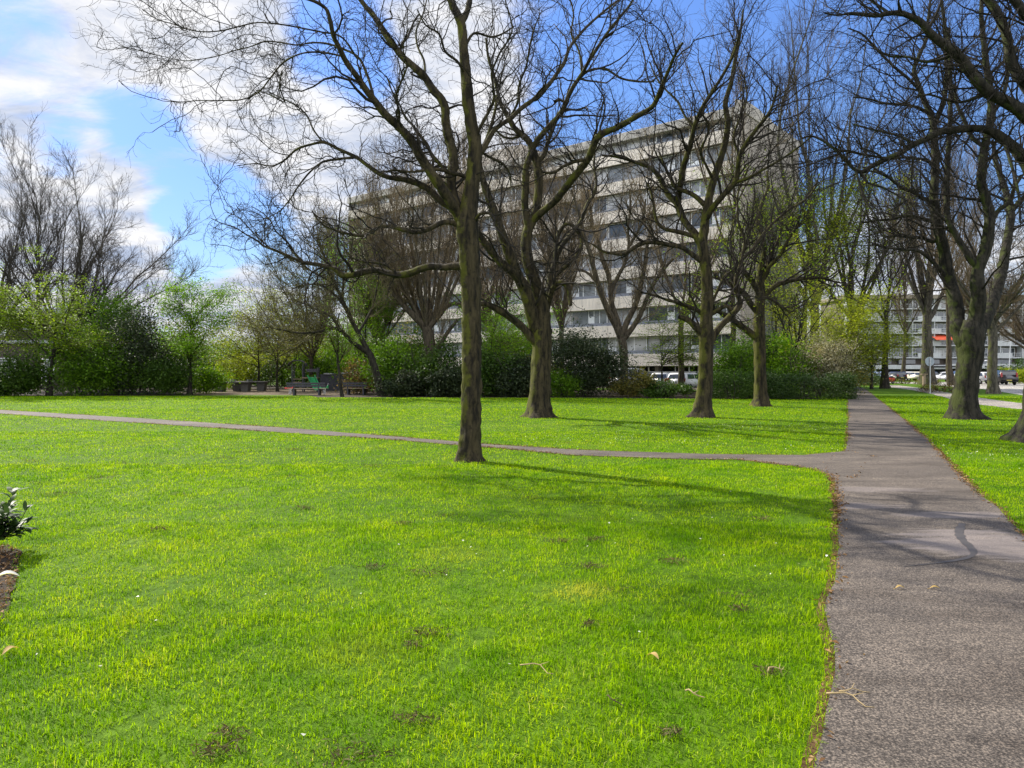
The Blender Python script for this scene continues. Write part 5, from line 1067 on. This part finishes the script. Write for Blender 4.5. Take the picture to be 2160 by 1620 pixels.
grown_tree('broad poplar with slanting stems right of the stout one', 1795, 72, 29, 7.5, .42, T3(140, 900, 2800, 2.8, .14, .5, .9), 323, M['bark_grey'], M['twig_grey'], nst=9, spread=.5, stem_up=.1, stem_len=21, leader=False, group=gp_, leaf_spec=dict(n=12000, size=.18, mat=M['leaf_yellow'], spread=.5, zmax=20, up=.9))
grown_tree('thin tall poplar rising behind the slab corner', 1640, 92, 45, 12, .30, T3(80, 500, 1600, 3.2, .2, .42, .8), 324, M['bark_grey'], M['twig_grey'], nst=9, spread=.3, stem_up=.2, stem_len=14, group=gp_)
gr_ = 'bare trees along the road'
grown_tree('thin straight tree at the end of the path, lime leaves on its left side', 1865, 68, 15, 4.6, .33, T3(90, 700, 2200, 2.2, .12, .55), 331, M['bark_dark'], M['twig'], nst=7, spread=.6, lean=(.6, 0), stem_up=.06, leader=True, group=gr_)
grown_tree('massive bare tree behind the round sign', 1958, 88, 25, 7, .75, T3(220, 1600, 5200, 2.8, .2, .42), 332, M['bark_grey'], M['twig_grey'], nst=14, spread=.36, stem_up=.2, stem_len=15, leader=True, group=gr_)
grown_tree('brown trunked tree against the white lamp pole', 2007, 84, 22, 7, .34, T3(130, 1000, 3200, 2.6, .18, .42), 333, M['bark_brown'], M['twig_brown'], nst=14, spread=.5, stem_up=.15, stem_len=12, leader=True, group=gr_)
grown_tree('slender grey tree on the verge with a spreading fork, right of the knobbly tree', 2094, 53, 13.5, 5.2, .36, T3(150, 1200, 3800, 2.3, .1, .6), 334, M['bark_grey'], M['twig_brown'], nst=8, spread=.62, stem_up=.07, stem_len=8.5, leader=False, group=gr_)
grown_tree('bare tree with reddish twigs at the far right beyond the road', 2180, 84, 17, 4.5, .32, T3(260, 2200, 7500, 2.3, .1, .6), 335, M['bark_brown'], M['twig_brown'], nst=11, spread=.7, stem_up=.06, stem_len=12, leader=False, group=gr_)
grown_tree('tall narrow bare tree far behind the knobbly tree', 2052, 118, 27, 7, .36, T3(240, 2000, 6500, 2.8, .2, .42), 336, M['bark_brown'], M['twig_brown'], nst=10, spread=.34, stem_up=.2, stem_len=15, group=gr_)
grown_tree('tall narrow bare tree far to the left of the round sign', 1905, 120, 26, 7, .34, T3(240, 2000, 6500, 2.8, .2, .42), 337, M['bark_brown'], M['twig_brown'], nst=10, spread=.34, stem_up=.2, stem_len=15, group=gr_)

# leafy young trees
def leafy(label, px, D, H, fork, r0, seed, mat, n, size, spread=.8, flat=.35, nst=8, twig_m='twig_olive', lspread=.25, up=.9, zmax=None, stem_len=None, L=1.6, group='leafy young trees along the lawn edge', cl=None, lean=(0, 0)):
    tw = [dict(n=110, L=L, ang=.9, S_=6, wig=.14, up=.0, rmax=.03, rtip=.009, tmin=.1, K=4, src='limb', flat=flat), dict(n=700, L=L*.55, ang=.8, S_=5, wig=.18, up=0, rmax=.012, rtip=.006, K=3, src='both', flat=flat)]
    return grown_tree(label, px, D, H, fork, r0, tw, seed, M['bark_dark'], M[twig_m], nst=nst, spread=spread, stem_up=.04, stem_len=stem_len, leader=True, lean=lean, name='leafy_tree', group=group,
               leaf_spec=dict(n=n, size=size, mat=M[mat], spread=lspread, up=up, zmax=zmax))
leafy('young tree with flat lime layers of leaves and a dark trunk near the left edge', 104, 48.8, 7.4, 1.9, .17, 401, 'leaf_lime', 14000, .125, 1.0, .6, 14, stem_len=4.4, up=1.4, lspread=.14, lean=(.5, 0))
leafy('lime layered tree cut off by the left picture edge', -12, 50, 6.6, 2.2, .15, 402, 'leaf_lime', 10000, .125, 1.0, .6, 12, stem_len=4.0, up=1.4, lspread=.14)
leafy('fresh green young tree with a rounded crown standing alone left of the play area', 400, 50.5, 6.8, 1.5, .15, 403, 'leaf_mid', 13000, .13, .75, .35, 16, stem_len=3.0, up=.9, lspread=.22, L=1.3)
leafy('yellowish small tree behind the table tennis tables', 545, 62, 6.2, 1.4, .12, 404, 'leaf_yellow', 13000, .12, .85, .4, 14, stem_len=4.2)
leafy('yellow green small tree behind the play tower', 625, 67, 6.4, 1.4, .12, 405, 'leaf_yellow', 13000, .12, .85, .4, 14, stem_len=4.2)
leafy('light green bushy tree between leaning tree and fan tree', 770, 55, 8.8, 1.4, .14, 406, 'leaf_mid', 15000, .12, .7, .2, 16, stem_len=5, L=1.7)
leafy('lime layered tree before the ground floor of the slab', 1395, 53, 4.6, 1.6, .10, 407, 'leaf_lime', 6500, .12, 1.05, .65, 12, stem_len=3.6, up=1.5, lspread=.12)
leafy('bright green bush tree right of the nearest trunk', 1050, 50, 5.4, 1.0, .10, 408, 'leaf_mid', 9500, .125, .7, .2, 12, stem_len=3.2)
leafy('lime leaved tree before the slab end wall', 1640, 52, 10.5, 3.0, .13, 409, 'leaf_yellow', 9000, .12, .8, .5, 12, stem_len=4.4, lspread=.2)
leafy('yellow green tree right of the pale blossom bush', 1775, 60, 7.4, 1.5, .14, 410, 'leaf_yellow', 17000, .125, .85, .4, 18, stem_len=4.4, lspread=.35)
leafy('yellow green tree hanging low over the end of the path', 1838, 66, 5.8, 1.6, .13, 411, 'leaf_yellow', 12000, .125, .95, .5, 16, stem_len=3.6, lspread=.3)
leafy('olive tinted budding tree among the play area trees', 585, 58, 5.2, 1.3, .11, 412, 'leaf_olive', 9000, .10, .85, .4, 12, stem_len=3.8)

# shrubs and hedges
gs = 'shrubs along the lawn edge'
shrub('shrub', 'dark green shrub at the left edge of the lawn', 30, 48.6, 4.8, 2.6, M['leaf_ever'], 7000, .12, 501, dep=2.4, group=gs)
shrub('shrub', 'broad mid green shrub between the lime layered tree and the tall dark shrub', 178, 50.2, 5.4, 4.4, M['leaf_green'], 11000, .12, 502, dep=3, group=gs)
shrub('shrub', 'tall very dark evergreen shrub left of the young green tree', 285, 51.5, 4.6, 5.6, M['leaf_dark'], 12000, .12, 503, dep=3.4, group=gs)
shrub('shrub', 'tall green shrub with fine leaves topping the very dark evergreen', 252, 56, 4.6, 6.6, M['leaf_green'], 8000, .12, 504, dep=3, z0=2, group=gs)
shrub('shrub', 'dark low shrub right beneath the young green tree', 352, 50.2, 2.8, 2.5, M['leaf_ever'], 5000, .11, 505, group=gs)
shrub('shrub', 'small fresh green shrub right of the young green tree', 432, 53, 2.4, 1.9, M['leaf_mid'], 3500, .11, 506, group=gs)
shrub('shrub', 'yellowish shrub behind the table tennis tables', 500, 66, 4, 3.2, M['leaf_yellow'], 4500, .12, 507, group=gs)
shrub('shrub', 'low dark shrub under the play area trees', 590, 68, 5, 2.4, M['leaf_ever'], 5000, .12, 508, group=gs)
shrub('shrub', 'green shrub behind the slide', 670, 66, 5, 3.0, M['leaf_green'], 5500, .12, 509, group=gs)
shrub('shrub', 'brownish yellow shrub left of the leaning two stemmed tree', 762, 52.5, 2.2, 2.2, M['leaf_bud'], 2600, .11, 510, group=gs)
shrub('shrub', 'green shrub right behind the leaning two stemmed tree', 838, 49.5, 3.4, 3.2, M['leaf_green'], 7000, .12, 511, dep=2.2, group=gs)
shrub('shrub', 'low glossy dark shrub at the foot of the leaning tree', 850, 47.2, 2.6, 1.5, M['leaf_dark'], 4200, .11, 512, dep=1.8, group=gs)
shrub('shrub', 'dense green shrub below the fan tree', 925, 48.8, 3.6, 3.1, M['leaf_ever'], 8000, .12, 513, dep=2.2, group=gs)
shrub('shrub', 'low dark shrub left of the nearest trunk', 945, 46.6, 2.6, 1.7, M['leaf_dark'], 4500, .11, 514, dep=1.6, group=gs)
shrub('shrub', 'deep green shrub right of the nearest trunk', 1042, 47.4, 3.2, 2.9, M['leaf_ever'], 8000, .12, 515, dep=2.2, group=gs)
shrub('shrub', 'very dark shrub just left of the flared trunk', 1098, 46.8, 2.6, 2.3, M['leaf_dark'], 6000, .11, 516, dep=2, group=gs)
shrub('shrub', 'brown tipped shrub behind the flared trunk', 1130, 50, 3.0, 2.4, M['leaf_olive'], 3500, .11, 517, group=gs)
shrub('holly_bush', 'tall blackish holly bush right of the flared trunk', 1236, 47.0, 3.9, 4.0, M['leaf_dark'], 13000, .105, 518, dep=2.8, group=gs, stem_m=M['bark_dark'], crad=.15, clumps=90)
shrub('shrub', 'sparse green shrub at the left foot of the holly bush', 1190, 46.2, 2.2, 1.5, M['leaf_green'], 2600, .10, 519, group=gs)
shrub('shrub', 'thin bare twigged shrub in front of the white van', 1330, 46.4, 2.4, 1.5, M['leaf_olive'], 2600, .10, 520, group=gs, nst=14)
shrub('shrub', 'low sparse shrub hiding the bottoms of the hatchbacks', 1405, 46, 3.2, .95, M['leaf_ever'], 3600, .10, 521, group=gs, nst=16)
shrub('shrub', 'airy green shrub left of the trunk before the hedge', 1545, 47.5, 3.0, 3.6, M['leaf_green'], 4600, .11, 522, dep=2, group=gs)
shrub('shrub', 'dark green shrub between the hedge trunk and the slim dark tree', 1598, 50, 3.2, 3.6, M['leaf_ever'], 6500, .12, 523, dep=2.2, group=gs)
shrub('shrub', 'fresh green shrub behind the middle of the hedge', 1650, 48, 3.0, 3.4, M['leaf_mid'], 5500, .12, 524, dep=2.2, group=gs)
shrub('blossom_bush', 'bush with pale cream young leaves behind the right end of the hedge', 1738, 47.6, 3.7, 3.9, M['leaf_pale'], 5200, .085, 525, dep=2.6, group=gs, z0=.9, clumps=110, crad=.11)
shrub('shrub', 'olive green shrub beneath the pale cream bush', 1748, 48.8, 3.8, 3.2, M['leaf_olive'], 6500, .11, 526, dep=2.4, group=gs)
shrub('shrub', 'tall olive shrub far behind the table tennis tables', 470, 78.0, 6.0, 4.6, M['leaf_mid'], 6500, .14, 541, dep=3, group=gs)
shrub('shrub', 'dense green shrub closing the view behind the play tower', 560, 80.0, 7.0, 4.4, M['leaf_green'], 6500, .14, 542, dep=3, group=gs)
shrub('shrub', 'lime shrub between play tower and grey shed', 690, 72.0, 5.0, 4.2, M['leaf_mid'], 6500, .14, 543, dep=3, group=gs)
shrub('shrub', 'light green shrub behind the grey shed', 735, 70.0, 4.6, 4.8, M['leaf_mid'], 6500, .14, 544, dep=3, group=gs)
shrub('shrub', 'yellow green shrub behind the leaning tree', 790, 62.0, 4.4, 4.2, M['leaf_mid'], 6500, .14, 545, dep=3, group=gs)
shrub('shrub', 'green shrub far left behind the young green tree', 385, 76.0, 7.0, 4.4, M['leaf_green'], 6500, .14, 546, dep=3, group=gs)
shrub('shrub', 'olive shrub right behind the play tower posts', 630, 82.0, 7.0, 4.8, M['leaf_olive'], 6500, .14, 547, dep=3, group=gs)
shrub('shrub', 'green shrub filling the gap left of the fan tree', 868, 54.0, 3.6, 4.2, M['leaf_mid'], 6500, .14, 548, dep=3, group=gs)
shrub('shrub', 'lime shrub behind the very dark shrub by the flared trunk', 1090, 54.0, 4.0, 4.6, M['leaf_mid'], 6500, .14, 549, dep=3, group=gs)
shrub('hedge', 'loose light green left part of the clipped hedge', 1558, 43.8, 3.4, 1.35, M['leaf_ever'], 13000, .085, 527, 'hedge', dep=1.5, boxy=True, clumps=160, crad=.2, group='hedge beside the path')
shrub('hedge', 'clipped dark green hedge ending at the path', 1700, 43.2, 4.9, 1.32, M['leaf_hedge'], 24000, .08, 528, 'hedge', dep=1.9, boxy=True, clumps=240, crad=.17, group='hedge beside the path')
shrub('hedge', 'low clipped hedge beyond the end of the path', 1812, 82, 5.4, 1.1, M['leaf_hedge'], 5000, .11, 529, 'hedge', dep=1.8, boxy=True, clumps=160, crad=.2)
shrub('shrub', 'tall yellow green shrub behind the pale cream bush', 1705, 58, 5, 5.2, M['leaf_yellow'], 7000, .12, 535, z0=.3)
shrub('shrub', 'green shrub at the foot of the slab end wall', 1640, 60, 6, 3.6, M['leaf_mid'], 6000, .13, 536)
shrub('shrub', 'dark shrub below the far lime tree left of the cars', 1800, 88, 6.5, 2.6, M['leaf_dark'], 4500, .15, 530)
shrub('shrub', 'rounded yellow green shrub at the right edge beyond the road', 2150, 96, 4.5, 1.9, M['leaf_yellow'], 3500, .14, 531)
shrub('shrub', 'dark green shrub behind the yellow one at the far right', 2168, 112, 8, 3.2, M['leaf_ever'], 3500, .18, 532)
# low brown planting on the verges by the road
shrub('hedge', 'low brownish hedge strip right of the round sign', 1990, 56, 3.2, .55, M['leaf_bud'], 3500, .08, 533, 'hedge', dep=1.0, boxy=True, clumps=120, crad=.3)
shrub('hedge', 'low hedge strip along the near edge of the road', 1915, 92, 8.0, .5, M['leaf_olive'], 3000, .12, 534, 'hedge', dep=1.0, boxy=True, clumps=120, crad=.3)
# hazy wood far beyond the play area, one mass
def far_wood():
    r = np.random.default_rng(77); P = []; n = 26
    for i in range(n):
        x = -62 + i*3.1 + r.normal(0, 1); y = 96 + r.uniform(-4, 10); h = r.uniform(6, 10.5); c = r.normal(0, 1, (2600, 3))*(1.7, 1.6, h*.26) + (x, y, h*.5); P.append(c[c[:, 2] > 0])
    P = np.concatenate(P); me = leaf_mesh('wood', P, r.uniform(.15, .3, len(P)), r, .4, 1.6, M['leaf_olive']); o = link('far_wood', me); o['kind'] = 'stuff'; o['label'] = 'far belt of hazy green trees closing the view on the left'
far_wood()

# ------------------------------------------------------------------ laurels of the corner bed at the left
def laurel(label, x, y, h, n, seed, spread=.26, L=.15, name='laurel_bush'):
    r = np.random.default_rng(seed); root = thing(name, label, 'shrub', (x, y, .012), group='laurels in the corner bed')
    st = Parts(); P = np.array([(0, 0, -.02), (.01, .0, h*.15), (.0, .01, h*.42)]); Rr = np.array((.016, .012, .010)); V, Q = tube1(catmull(P, .05), np.interp(np.linspace(0, 1, len(catmull(P, .05))), [0, 1], [.016, .010]), 8); st.add(V, Q)
    Pc = catmull(P, .05); Ps, Rs = spawn(r, segs1(Pc, np.full(len(Pc), .012)), 22, h*.5, ang=.85, S_=6, wig=.14, up=.12, rmax=.007, rtip=.003, tmin=.3)
    V, Q = tubesN(Ps, Rs, 5); st.add(V, Q); st.build('stem', M['bark_dark'], root, np.zeros(3))
    A = Ps[:, 1:].reshape(-1, 3); k = r.integers(0, len(A), n); pos = A[k] + r.normal(0, .012, (n, 3))
    d = r.normal(0, 1, (n, 3)); d[:, 2] = np.abs(d[:, 2])*.6 + .1; d[:, :2] += pos[:, :2]/spread; d /= np.linalg.norm(d, axis=1)[:, None]
    s = np.cross(d, (0, 0, 1)); s /= np.linalg.norm(s, axis=1)[:, None]; u = np.cross(s, d); ln = (L*r.uniform(.6, 1.15, n))[:, None]; w = ln*.17
    V = np.zeros((n, 8, 3)); V[:, 0] = pos; V[:, 7] = pos + d*ln - u*ln*.10
    for i, (f, ww, dz) in enumerate(((.3, .85, .03), (.58, 1.0, .02), (.82, .6, -.04))):
        V[:, 1+2*i] = pos + d*ln*f + s*w*ww + u*ln*(dz+.04); V[:, 2+2*i] = pos + d*ln*f - s*w*ww + u*ln*(dz+.04)
    i = np.arange(n)*8
    me = mesh_np('leaf', V.reshape(-1, 3), [np.stack([i+1, i+3, i+4, i+2], 1), np.stack([i+3, i+5, i+6, i+4], 1), np.concatenate([np.stack([i, i+1, i+2], 1), np.stack([i+5, i+7, i+6], 1)])], True, [M['leaf_laurel']])
    link('foliage', me, root); return root
bx, by = G(-10, 1172)
laurel('small glossy laurel bush on a short stem at the left edge of the lawn', bx, by, .56, 260, 601)
laurel('laurel leaves reaching in at the left edge below the small laurel bush', -3.78, 4.95, .5, 90, 602, .24)
laurel('taller laurel mostly outside the left edge', -5.6, 6.1, .9, 150, 603, .3)
laurel('low laurel sprig by the left edge near the bottom of the picture', -3.35, 4.05, .42, 60, 604, .2)

# ------------------------------------------------------------------ loose sticks and leaves on the lawn and path
def bits():
    M['straw'] = plain('straw', (.30, .22, .10), .8, var=.2, scale=20); M['stick'] = plain('stick', (.07, .05, .03), .9, var=.3, scale=20)
    r = np.random.default_rng(31)
    def twig(px, py, ln, az, mat, lab, rad=.004, z=.045):
        x, y = G(px, py); t = thing('fallen_twig', lab, 'twig', (x, y, z), az)
        p = [(ln*(i/6-.5), .12*ln*math.sin(i*1.3+px), .012*math.sin(i*.9)) for i in range(7)]
        MB().tube(p, rad, 6, rad*.4).build('stem', mat, t, smooth=True)
        MB().tube([p[3], (p[3][0]+ln*.2, p[3][1]+ln*.14, .02)], rad*.6, 5, rad*.3).build('side_shoot', mat, t, smooth=True)
    twig(1135, 1425, .2, -.5, M['straw'], 'thin curved straw coloured twig lying in the middle of the near lawn')
    twig(1640, 1428, .14, .5, M['straw'], 'short pale stick by a dark clod near the path edge')
    twig(1465, 1482, .10, -.6, M['straw'], 'small bent straw coloured twig in the lower right lawn', .005)
    twig(1296, 1497, .12, -.9, M['stick'], 'short dark stick standing out in the grass at the bottom')
    twig(1795, 1485, .22, -.7, M['straw'], 'pale twig lying over the left path edge near the bottom', .005, .03)
    twig(1800, 1468, .16, .2, M['straw'], 'reddish straw piece at the left path edge above the pale twig', .004, .03)
    def dry_leaf(px, py, ln, az, lab, mat, z=.05):
        x, y = G(px, py); t = thing('dry_leaf', lab, 'leaf', (x, y, z), az); n = 9; w = ln*.2
        V = []
        for i in range(n):
            f = i/(n-1); ww = w*math.sin(math.pi*min(1, f*.96+.02))**.8; zz = .18*ln*math.sin(f*3)
            V += [(ln*(f-.5), -ww, zz+ww*.5), (ln*(f-.5), 0, zz), (ln*(f-.5), ww, zz+ww*.6)]
        i = np.arange(n-1)*3; Q = np.concatenate([np.stack([i, i+3, i+4, i+1], 1), np.stack([i+1, i+4, i+5, i+2], 1)])
        link('blade', mesh_np('blade', V, [Q], True, [mat]), t)
        MB().tube([(-ln*.5, 0, 0), (-ln*.68, .01, -.01)], .0022, 5).build('leaf_stalk', mat, t)
    M['dry'] = leaf('dry_leaf', (.42, .30, .12), .2, .3, .7); M['white_leaf'] = leaf('white_leaf', (.65, .64, .6), .1, .3, .4)
    dry_leaf(1378, 1405, .085, -1.0, 'single tan dry leaf standing up in the lawn left of the path', M['dry'])
    dry_leaf(14, 1253, .16, .45, 'long whitish leaf sticking out over the corner bed at the left edge', M['white_leaf'], .12)
    dry_leaf(1898, 1247, .07, .1, 'small tan leaf lying on the path, left one of two', M['dry'], .024)
    dry_leaf(1972, 1248, .07, -.2, 'small tan leaf lying on the path, right one of two', M['dry'], .024)
    dry_leaf(22, 1385, .10, 1.3, 'curled brown leaf on the soil of the corner bed', M['dry'], .03)
bits()
